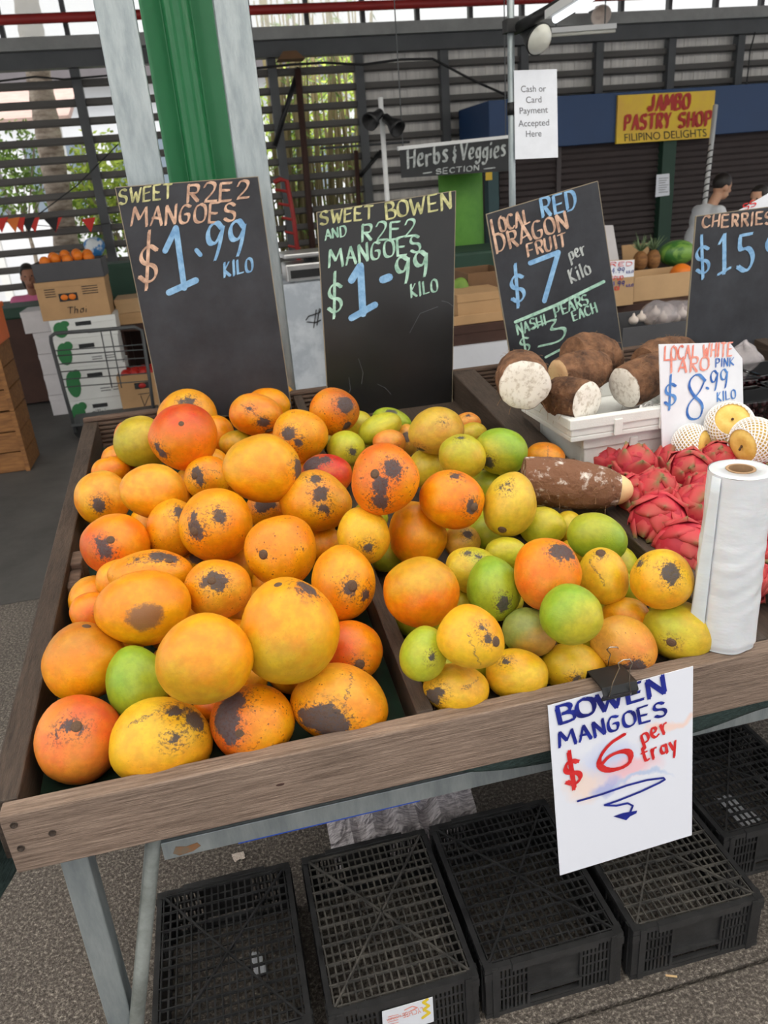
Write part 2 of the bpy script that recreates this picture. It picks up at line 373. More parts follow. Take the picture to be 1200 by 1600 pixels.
M('orange_peel', (226, 120, 28), .5, bump=.1, bscale=200)
M('tomato', (176, 36, 30), .35)
M('timber', (150, 104, 60), .75, col2=(112, 74, 42), scale=6, stretch=(1, 8, 8))
M('plank_dark', (70, 46, 38), .75, var=.3, scale=5)
M('skin', (196, 150, 122), .55, sss=.1)
M('skin_brown', (150, 104, 82), .55, sss=.1)
M('hair', (34, 28, 26), .5)
M('shirt_white', (222, 224, 228), .85)
M('shirt_pink', (206, 110, 150), .85)
M('trousers', (52, 54, 66), .85)
M('leaf', (140, 168, 76), .6, col2=(76, 112, 42), scale=3, trans=0)
M('leaf_bright', (190, 206, 84), .6, col2=(146, 176, 62), scale=3)
M('leaf_pine', (126, 144, 104), .6, col2=(96, 120, 84), scale=10)
M('bamboo', (150, 136, 96), .6, col2=(112, 104, 70), scale=3, stretch=(1, 1, .3))
M('palm_bark', (176, 164, 150), .85, col2=(112, 98, 86), scale=6, stretch=(1, 1, 3), bump=.4)
M('facade', (226, 230, 236), .8, var=.1, scale=1)
M('facade_dark', (104, 100, 104), .8, var=.1)
M('facade_glass', (120, 134, 148), .2, spec=.6)
M('roof_tile', (176, 150, 142), .8, var=.2)
M('paving', (176, 172, 166), .85, var=.1, scale=1)
M('flag_red', (206, 52, 44), .7)
M('flag_orange', (226, 120, 52), .7)
M('flag_black', (40, 36, 38), .7)
M('bag_blue', (60, 128, 190), .4, col2=(220, 226, 230), scale=5, contrast=(.48, .52))
M('watermelon', (120, 160, 70), .35, col2=(60, 110, 48), scale=6, stretch=(1, 5, 1), contrast=(.45, .55))
M('garlic', (224, 210, 200), .7, var=.15, scale=20)
M('net_film', (228, 220, 224), .2, trans=.5, alpha=.55)
M('newsprint', (222, 216, 220), .85, col2=(150, 144, 150), scale=40, stretch=(1, 8, 1), contrast=(.4, .6))
M('clerestory', (240, 243, 246), .4, alpha=1)
M('yellow_print', (236, 206, 60), .6)
M('shirt_dark', (40, 40, 46), .85)
def asphalt():
    m = M('asphalt', (112, 104, 98), .85, bump=.8, bscale=160); nt = m.node_tree; L = nt.links.new; b = nt.nodes['Principled BSDF']
    tc = node(nt, 'ShaderNodeTexCoord')
    n1 = node(nt, 'ShaderNodeTexNoise'); n1.inputs['Scale'].default_value = 110; n1.inputs['Detail'].default_value = 4; n1.inputs['Roughness'].default_value = .8
    n2 = node(nt, 'ShaderNodeTexNoise'); n2.inputs['Scale'].default_value = 3; n2.inputs['Detail'].default_value = 6
    r = node(nt, 'ShaderNodeValToRGB'); e = r.color_ramp.elements
    e[0].position = .33; e[0].color = srgb(58, 52, 47); e[1].position = .7; e[1].color = srgb(190, 180, 168)
    k = e.new(.52); k.color = srgb(106, 98, 91)
    mx = node(nt, 'ShaderNodeMix', data_type='RGBA', blend_type='MULTIPLY'); mx.inputs[0].default_value = .5
    L(tc.outputs['Object'], n1.inputs['Vector']); L(tc.outputs['Object'], n2.inputs['Vector']); L(n1.outputs[0], r.inputs[0])
    r2 = node(nt, 'ShaderNodeValToRGB'); r2.color_ramp.elements[0].position = .3; r2.color_ramp.elements[1].position = .7; r2.color_ramp.elements[0].color = (.5, .5, .5, 1)
    L(n2.outputs[0], r2.inputs[0]); L(r.outputs[0], mx.inputs['A']); L(r2.outputs[0], mx.inputs['B']); L(mx.outputs['Result'], b.inputs['Base Color'])
asphalt()
def clerestory():
    m = MATS['clerestory']; nt = m.node_tree; nt.nodes.clear(); o = node(nt, 'ShaderNodeOutputMaterial')
    a = node(nt, 'ShaderNodeBsdfTranslucent'); a.inputs[0].default_value = (.95, .96, .97, 1); t = node(nt, 'ShaderNodeBsdfTransparent'); x = node(nt, 'ShaderNodeMixShader'); x.inputs[0].default_value = .72
    nt.links.new(a.outputs[0], x.inputs[1]); nt.links.new(t.outputs[0], x.inputs[2]); nt.links.new(x.outputs[0], o.inputs[0])
clerestory()
def added_skylight():  # translucent sheet for the added roof panel that lights the stall
    m = M('added_skylight', (240, 243, 246), .4); nt = m.node_tree; nt.nodes.clear(); o = node(nt, 'ShaderNodeOutputMaterial')
    a = node(nt, 'ShaderNodeBsdfTranslucent'); a.inputs[0].default_value = (.88, .87, .84, 1)
    nt.links.new(a.outputs[0], o.inputs[0])
added_skylight()
def dragon_bract():
    m = M('dragon_bract', (206, 70, 80), .6); nt = m.node_tree; L = nt.links.new; b = nt.nodes['Principled BSDF']
    tc = node(nt, 'ShaderNodeTexCoord'); ln = node(nt, 'ShaderNodeVectorMath', operation='LENGTH'); no = node(nt, 'ShaderNodeTexNoise'); no.inputs['Scale'].default_value = 30
    L(tc.outputs['Object'], ln.inputs[0]); L(tc.outputs['Object'], no.inputs['Vector'])
    ad = node(nt, 'ShaderNodeMath', operation='MULTIPLY_ADD'); ad.inputs[1].default_value = .02; L(no.outputs[0], ad.inputs[0]); L(ln.outputs['Value'], ad.inputs[2])
    mr = node(nt, 'ShaderNodeMapRange'); mr.inputs['From Min'].default_value = .056; mr.inputs['From Max'].default_value = .076; L(ad.outputs[0], mr.inputs['Value'])
    r = node(nt, 'ShaderNodeValToRGB'); e = r.color_ramp.elements; e[0].position = .2; e[0].color = srgb(200, 56, 70); e[1].position = 1; e[1].color = srgb(120, 112, 70)
    k = e.new(.7); k.color = srgb(176, 78, 70)
    L(mr.outputs[0], r.inputs[0]); L(r.outputs[0], b.inputs['Base Color'])
dragon_bract()
def smudged_paper():
    m = M('smudged_paper', (232, 235, 246), .55); nt = m.node_tree; L = nt.links.new; b = nt.nodes['Principled BSDF']
    uv = node(nt, 'ShaderNodeUVMap'); no = node(nt, 'ShaderNodeTexNoise'); no.inputs['Scale'].default_value = 5; no.inputs['Detail'].default_value = 5
    L(uv.outputs[0], no.inputs['Vector'])
    wv = node(nt, 'ShaderNodeVectorMath', operation='MULTIPLY_ADD'); wv.inputs[1].default_value = (.22, .22, 0); L(no.outputs['Color'], wv.inputs[0]); L(uv.outputs[0], wv.inputs[2])
    cur = None
    for (u, v, rx, ry, col, amt) in [(.40, .60, .22, .14, (200, 210, 244), .8), (.55, .52, .22, .09, (246, 196, 206), .9), (.22, .52, .16, .12, (248, 222, 208), .8), (.36, .47, .10, .05, (170, 180, 230), .8), (.85, .70, .25, .03, (248, 214, 200), .8), (.6, .455, .26, .02, (190, 206, 236), .9)]:
        sb = node(nt, 'ShaderNodeVectorMath', operation='SUBTRACT'); sb.inputs[1].default_value = (u + .11, v + .11, 0); L(wv.outputs[0], sb.inputs[0])
        dv = node(nt, 'ShaderNodeVectorMath', operation='MULTIPLY'); dv.inputs[1].default_value = (1 / rx, 1 / ry, 0); L(sb.outputs[0], dv.inputs[0])
        ln = node(nt, 'ShaderNodeVectorMath', operation='LENGTH'); L(dv.outputs[0], ln.inputs[0])
        mr = node(nt, 'ShaderNodeMapRange'); mr.inputs['From Min'].default_value = 1.1; mr.inputs['From Max'].default_value = .45; mr.inputs['To Max'].default_value = amt; L(ln.outputs['Value'], mr.inputs['Value'])
        mx = node(nt, 'ShaderNodeMix', data_type='RGBA'); L(mr.outputs[0], mx.inputs[0]); mx.inputs['B'].default_value = srgb(*col)
        if cur is None: mx.inputs['A'].default_value = srgb(232, 235, 246)
        else: L(cur, mx.inputs['A'])
        cur = mx.outputs['Result']
    L(cur, b.inputs['Base Color'])
smudged_paper()
def mango_skin():
    m = M('mango_skin', (235, 160, 40), .36, spec=.5); nt = m.node_tree; L = nt.links.new; b = nt.nodes['Principled BSDF']
    b.inputs['Subsurface Weight'].default_value = .03; b.inputs['Subsurface Scale'].default_value = .01
    def A(n): x = node(nt, 'ShaderNodeAttribute'); x.attribute_type = 'OBJECT'; x.attribute_name = n; return x
    def MA(op, a, bb, c=None):
        x = node(nt, 'ShaderNodeMath', operation=op)
        for i, q in enumerate((a, bb, c)):
            if q is None: continue
            if isinstance(q, (int, float)): x.inputs[i].default_value = q
            else: L(q, x.inputs[i])
        return x.outputs[0]
    def RNG(v, a, c, lo=0, hi=1):
        x = node(nt, 'ShaderNodeMapRange', interpolation_type='SMOOTHSTEP'); L(v, x.inputs['Value'])
        x.inputs['From Min'].default_value = a; x.inputs['From Max'].default_value = c; x.inputs['To Min'].default_value = lo; x.inputs['To Max'].default_value = hi; return x.outputs[0]
    tc = node(nt, 'ShaderNodeTexCoord'); oi = node(nt, 'ShaderNodeObjectInfo')
    off = node(nt, 'ShaderNodeVectorMath', operation='SCALE'); off.inputs[0].default_value = (13, 29, 17); L(oi.outputs['Random'], off.inputs['Scale'])
    pv = node(nt, 'ShaderNodeVectorMath', operation='ADD'); L(tc.outputs['Object'], pv.inputs[0]); L(off.outputs[0], pv.inputs[1])
    def NOI(sc, det=4, ro=.6):
        x = node(nt, 'ShaderNodeTexNoise'); x.inputs['Scale'].default_value = sc; x.inputs['Detail'].default_value = det; x.inputs['Roughness'].default_value = ro; L(pv.outputs[0], x.inputs['Vector']); return x
    big, mid, fine = NOI(1.3), NOI(4.5, 6), NOI(14, 6, .7)
    dt = node(nt, 'ShaderNodeVectorMath', operation='DOT_PRODUCT'); L(tc.outputs['Object'], dt.inputs[0]); L(A('blush_dir').outputs['Vector'], dt.inputs[1])
    v = MA('MULTIPLY_ADD', big.outputs[0], .9, dt.outputs['Value']); v = MA('MULTIPLY_ADD', mid.outputs[0], .35, v)
    bm = MA('MULTIPLY', RNG(v, .62, 1.5), A('blush_amount').outputs['Fac']); bm = MA('MULTIPLY', bm, 1.15); bm = MA('MINIMUM', bm, 1.0)
    mx = node(nt, 'ShaderNodeMix', data_type='RGBA'); L(bm, mx.inputs[0]); L(A('skin').outputs['Color'], mx.inputs['A']); L(A('blush').outputs['Color'], mx.inputs['B'])
    # mottling
    hs = node(nt, 'ShaderNodeHueSaturation'); L(mx.outputs['Result'], hs.inputs['Color']); L(RNG(mid.outputs[0], .3, .7, .86, 1.1), hs.inputs['Value']); L(RNG(big.outputs[0], .3, .7, .488, .512), hs.inputs['Hue'])
    # freckles
    vo = node(nt, 'ShaderNodeTexVoronoi'); vo.inputs['Scale'].default_value = 12; L(pv.outputs[0], vo.inputs['Vector'])
    fr = A('freckle').outputs['Fac']
    cl = RNG(mid.outputs[0], .40, .68); rad = MA('MULTIPLY', MA('MULTIPLY_ADD', cl, .34, .05), fr)
    rad = MA('MULTIPLY', rad, RNG(vo.outputs['Color'], .3, .9, .25, 1.5))
    fm = RNG(MA('SUBTRACT', rad, vo.outputs['Distance']), -.02, .06)
    fsp = MA('MULTIPLY', RNG(fine.outputs[0], .54, .62), MA('MULTIPLY', cl, MA('MULTIPLY', fr, 1.0)))
    mk = MA('MAXIMUM', fm, fsp)
    m2 = node(nt, 'ShaderNodeMix', data_type='RGBA'); L(MA('MULTIPLY', mk, .8), m2.inputs[0]); L(hs.outputs[0], m2.inputs['A']); m2.inputs['B'].default_value = srgb(84, 46, 30)
    # scars
    nv = node(nt, 'ShaderNodeVectorMath', operation='MULTIPLY_ADD'); L(NOI(4, 9, .8).outputs['Color'], nv.inputs[0]); nv.inputs[1].default_value = (.7, .7, .7); L(tc.outputs['Object'], nv.inputs[2])
    tot = None; prox = None
    for k in (1, 2, 3):
        av = node(nt, 'ShaderNodeVectorMath', operation='ADD'); L(A('scar%d' % k).outputs['Vector'], av.inputs[0]); av.inputs[1].default_value = (.35, .35, .35)
        ds = node(nt, 'ShaderNodeVectorMath', operation='DISTANCE'); L(nv.outputs[0], ds.inputs[0]); L(av.outputs[0], ds.inputs[1])
        q = RNG(MA('SUBTRACT', A('scar%d_size' % k).outputs['Fac'], ds.outputs['Value']), 0, .05)
        tot = q if tot is None else MA('MAXIMUM', tot, q)
        pq = MA('MULTIPLY', RNG(MA('SUBTRACT', A('scar%d_size' % k).outputs['Fac'], ds.outputs['Value']), -.32, 0), MA('GREATER_THAN', A('scar%d_size' % k).outputs['Fac'], .01))
        prox = pq if prox is None else MA('MAXIMUM', prox, pq)
    # a thin sap crack along a great circle
    cd = node(nt, 'ShaderNodeVectorMath', operation='DOT_PRODUCT'); L(nv.outputs[0], cd.inputs[0]); L(A('crack').outputs['Vector'], cd.inputs[1])
    co = node(nt, 'ShaderNodeVectorMath', operation='DOT_PRODUCT'); co.inputs[0].default_value = (.35, .35, .35); L(A('crack').outputs['Vector'], co.inputs[1])
    cdist = MA('ABSOLUTE', MA('SUBTRACT', cd.outputs['Value'], co.outputs['Value']), None)
    cm_ = node(nt, 'ShaderNodeVectorMath', operation='DISTANCE'); L(tc.outputs['Object'], cm_.inputs[0]); L(A('crack_mid').outputs['Vector'], cm_.inputs[1])
    tot = MA('MAXIMUM', tot, MA('MULTIPLY', RNG(MA('SUBTRACT', MA('MULTIPLY_ADD', fine.outputs[0], .07, -.012), cdist), 0, .015), RNG(MA('SUBTRACT', A('crack_len').outputs['Fac'], cm_.outputs['Value']), 0, .05)))
    sp2 = MA('MULTIPLY', RNG(fine.outputs[0], .50, .58), MA('MULTIPLY', prox, .85))
    m25 = node(nt, 'ShaderNodeMix', data_type='RGBA'); L(sp2, m25.inputs[0]); L(m2.outputs['Result'], m25.inputs['A']); m25.inputs['B'].default_value = srgb(84, 58, 44)
    cur = m25.outputs['Result']
    m3 = node(nt, 'ShaderNodeMix', data_type='RGBA'); L(MA('MULTIPLY', tot, .93), m3.inputs[0]); L(cur, m3.inputs['A'])
    sc = node(nt, 'ShaderNodeValToRGB'); sc.color_ramp.elements[0].position = .35; sc.color_ramp.elements[1].position = .7; sc.color_ramp.elements[0].color = srgb(38, 36, 42); sc.color_ramp.elements[1].color = srgb(82, 76, 80); L(fine.outputs[0], sc.inputs[0]); L(sc.outputs[0], m3.inputs['B'])
    # rot
    av = node(nt, 'ShaderNodeVectorMath', operation='ADD'); L(A('rot').outputs['Vector'], av.inputs[0]); av.inputs[1].default_value = (.35, .35, .35)
    ds = node(nt, 'ShaderNodeVectorMath', operation='DISTANCE'); L(nv.outputs[0], ds.inputs[0]); L(av.outputs[0], ds.inputs[1])
    q = RNG(MA('SUBTRACT', A('rot_size').outputs['Fac'], ds.outputs['Value']), 0, .16)
    m4 = node(nt, 'ShaderNodeMix', data_type='RGBA'); L(q, m4.inputs[0]); L(m3.outputs['Result'], m4.inputs['A']); m4.inputs['B'].default_value = srgb(140, 96, 58)
    L(m4.outputs['Result'], b.inputs['Base Color'])
    L(MA('MULTIPLY_ADD', tot, .3, .36), b.inputs['Roughness'])
    bp = node(nt, 'ShaderNodeBump'); bp.inputs['Strength'].default_value = .12; bp.inputs['Distance'].default_value = .05; L(fine.outputs[0], bp.inputs['Height']); L(bp.outputs[0], b.inputs['Normal'])
mango_skin()
# ------------------------------------------------------------------ the setting: floors
KERB = 1.0
kA, kB = atZ(874, 1600, 0), atZ(1200, 1493, 0)
KERB = (kA.y + kB.y) / 2
FLY = atZ(30, 940, 0).y
mb = MB(); mb.box(-9, 12, -6, KERB - .004, -.2, 0); struct('ground_1', mb, 'asphalt', bevel=.004)
mb = MB(); mb.box(-9, 12, KERB + .004, FLY - .004, -.2, 0); struct('ground_2', mb, 'asphalt', bevel=.004)
mb = MB(); mb.box(-9, 12, FLY, 9.4, -.2, 0); struct('floor', mb, 'concrete_floor')
mb = MB(); mb.box(-30, 40, 9.4, 40, -.25, -.02); struct('ground_3', mb, 'paving')
# ------------------------------------------------------------------ the wooden display trays
XL, XR, YB = -.445, 2.2, 2.57
tray = thing('display_tray', 'long weathered timber display bench with boxed fruit compartments sloping forward', 'display tray', (.9, 1.0, .74))
def slope_plank(mb, x0, x1, y0, y1, top, h):
    mb.hexa([(x0, y0, deck(y0) + top - h), (x1, y0, deck(y0) + top - h), (x1, y1, deck(y1) + top - h), (x0, y1, deck(y1) + top - h)],
            [(x0, y0, deck(y0) + top), (x1, y0, deck(y0) + top), (x1, y1, deck(y1) + top), (x0, y1, deck(y1) + top)])
    return mb
FZ = .738
fb = MB().box(-.425, XR, 1.0, 1.034, FZ, .852).build('front_board', 'board_wood', tray, bevel=.003)
for (px, py) in [(22, 1289), (82, 1301), (33, 1325), (13, 1290)][:3]:
    p = atY(px, py, 1.0); MB().lathe([(.0, .0005), (.004, .0), (.0045, .001), (.0055, .002), (.006, -.003)], (p.x, 1.0, p.z), 12, axis=(0, -1, 0)).build('screw', 'dark_wood', fb, smooth=True)
slope_plank(MB(), -.447, -.402, 1.034, YB, 0, .115).build('side_board', 'dark_wood', tray, bevel=.003)
slope_plank(MB(), .236, .266, 1.034, YB, 0, .115).build('divider', 'dark_wood', tray, bevel=.003)
mb = MB(); slope_plank(mb, .852, .912, 1.034, 1.83, 0, .115); slope_plank(mb, .80, .885, 1.90, YB, .012, .13); slope_plank(mb, .84, .912, 1.83, 1.90, -.015, .1)
mb.build('divider', 'dark_wood', tray, bevel=.004)
slope_plank(MB(), 1.98, 2.03, 1.034, YB, 0, .115).build('divider', 'dark_wood', tray, bevel=.003)
slope_plank(MB(), -.402, XR, 1.034, YB, -.085, .02).build('base_panel', 'dark_wood', tray)
slope_plank(MB(), -.40, .234, 1.036, YB - .03, -.0805, .004).build('tray_liner', 'tray_liner', tray)
mb = MB()
n = 9; zt = deck(YB) + .01
mb.box(-.447, XR, YB + .002, YB + .03, zt - .13, zt)
for k in range(n): mb.box(-.446, XR, YB - .006, YB + .002, zt - .125 + k * .0145, zt - .117 + k * .0145)
mb.build('back_board', 'deck_wood', tray, bevel=.001)
for (y0, y1, t) in [(1.72, 1.78, -.012), (1.64, 1.71, -.02)]:
    slope_plank(MB(), -.402, -.375, y0, y1, t, .07).build('cleat', 'deck_wood', tray, bevel=.004)
# ------------------------------------------------------------------ steel frame under the bench
fr = thing('stall_frame', 'galvanised steel trestle frame carrying the timber display bench', 'frame', (-.4, 1.1, 0))
def sq(x, y, name='leg'):
    mb = MB(); mb.bar((x, y, .735), (x - .012, y - .01, 0), .046, .046, (0, 1, 0)); mb.box(x - .05, x + .026, y - .045, y + .025, 0, .006)
    return mb.build(name, 'galvanised', fr, bevel=.003)
sq(-.372, 1.12); sq(-.372, 2.4); sq(2.05, 1.12); sq(2.05, 2.4)
MB().tube([(-.236, 1.125, .66), (-.352, 1.085, .22), (-.41, 1.06, .02)], .0145, 12).build('brace', 'galvanised_dull', fr, smooth=True)
zr = atY(250, 1335, 1.13).z
mb = MB(); mb.box(-.232, 2.03, 1.113, 1.118, zr, zr + .04); mb.box(-.232, 2.03, 1.118, 1.15, zr + .036, zr + .04)
rl = mb.build('rail', 'galvanised', fr, bevel=.001)
MB().prism([(-.215, 1.1122, zr + .012), (-.205, 1.1122, zr + .004), (-.18, 1.1122, zr + .007), (-.165, 1.1122, zr + .015), (-.17, 1.1122, zr + .024), (-.19, 1.1122, zr + .021), (-.208, 1.1122, zr + .026)], (0, .001, 0)).build('rust_patch', 'rust', rl)
p = atY(438, 1226, 1.0); MB().ball((p.x, 1.0005, p.z), .008, .0012, .0028, 12, 8).build('knot', 'plank_dark', fb, smooth=True)
MB().box(-.1, .25, 1.119, 1.16, zr - .008, zr + .001).build('edging_strip', 'blue_plastic', fr)
mb = MB(); mb.box(-.36, 2.03, 2.38, 2.42, .68, .72); mb.box(-.36, -.33, 1.14, 2.4, .69, .72); mb.box(2.02, 2.05, 1.14, 2.4, .69, .72)
mb.build('rail', 'galvanised', fr)
mb = MB(); mb.hexa([(-.40, 1.04, .72), (2.0, 1.04, .72), (2.0, 2.5, .72), (-.40, 2.5, .72)], [(-.40, 1.04, .732), (2.0, 1.04, .732), (2.0, 2.5, deck(2.5) - .11), (-.40, 2.5, deck(2.5) - .11)])
mb.build('wedge_bed', 'plank_dark', fr)
# shade cloth hanging under the plank
cl = thing('shade_cloth', 'dark green knitted shade cloth drooping below the front plank', 'cloth', (.9, 1.06, .6))
def cloth_right(u, v):
    x = .0 + u * 2.1
    top = .745; bot = .735 - .085 * min(1, max(0, (x - .08) / .42)) + .006 * math.sin(x * 9)
    return (x, 1.045 + .012 * math.sin(x * 14) * v + .02 * v, top + (bot - top) * v)
MB().grid(90, 8, cloth_right).build('front_drape', 'shade_cloth', cl, smooth=True, solid=.002)
def cloth_left(u, v):
    y = 1.02 + u * .5
    return (-.458 - .012 * v - .008 * math.sin(y * 30 + v * 3), y, (deck(y) - .10) + .012 - v * (.1 + .02 * math.sin(y * 12)))
MB().grid(30, 8, cloth_left).build('side_drape', 'shade_cloth', cl, smooth=True, solid=.002)
# ------------------------------------------------------------------ mangoes
PAL = {'Y': (228, 148, 10), 'YY': (226, 174, 34), 'LY': (208, 176, 44), 'T': (214, 160, 60), 'O': (228, 130, 8), 'P': (222, 124, 46), 'R': (196, 60, 26), 'B': (160, 86, 34), 'K': (176, 158, 34), 'G': (136, 166, 40), 'LG': (182, 182, 44), 'GG': (134, 146, 70)}
CRACKS = {(401, 648): ((.5, .85), (0, 0), .75), (324, 747): ((.1, 1), (0, .35), .6), (253, 1158): ((-.15, 1), (0, .62), .7), (236, 898): ((-.1, 1), (-.2, .5), .5), (294, 650): ((1, .1), (.05, .6), .35), (494, 783): ((.8, .6), (-.05, .6), .35), (236, 996): ((.7, .7), (.3, -.3), .5), (736, 996): ((.75, .65), (.25, -.35), .6), (712, 1077): ((.7, -.7), (.5, .3), .5), (942, 900): ((.9, .3), (-.2, .2), .6), (852, 714): ((1, .1), (.1, .4), .5), (531, 1098): ((1, .05), (.12, .4), .5)}
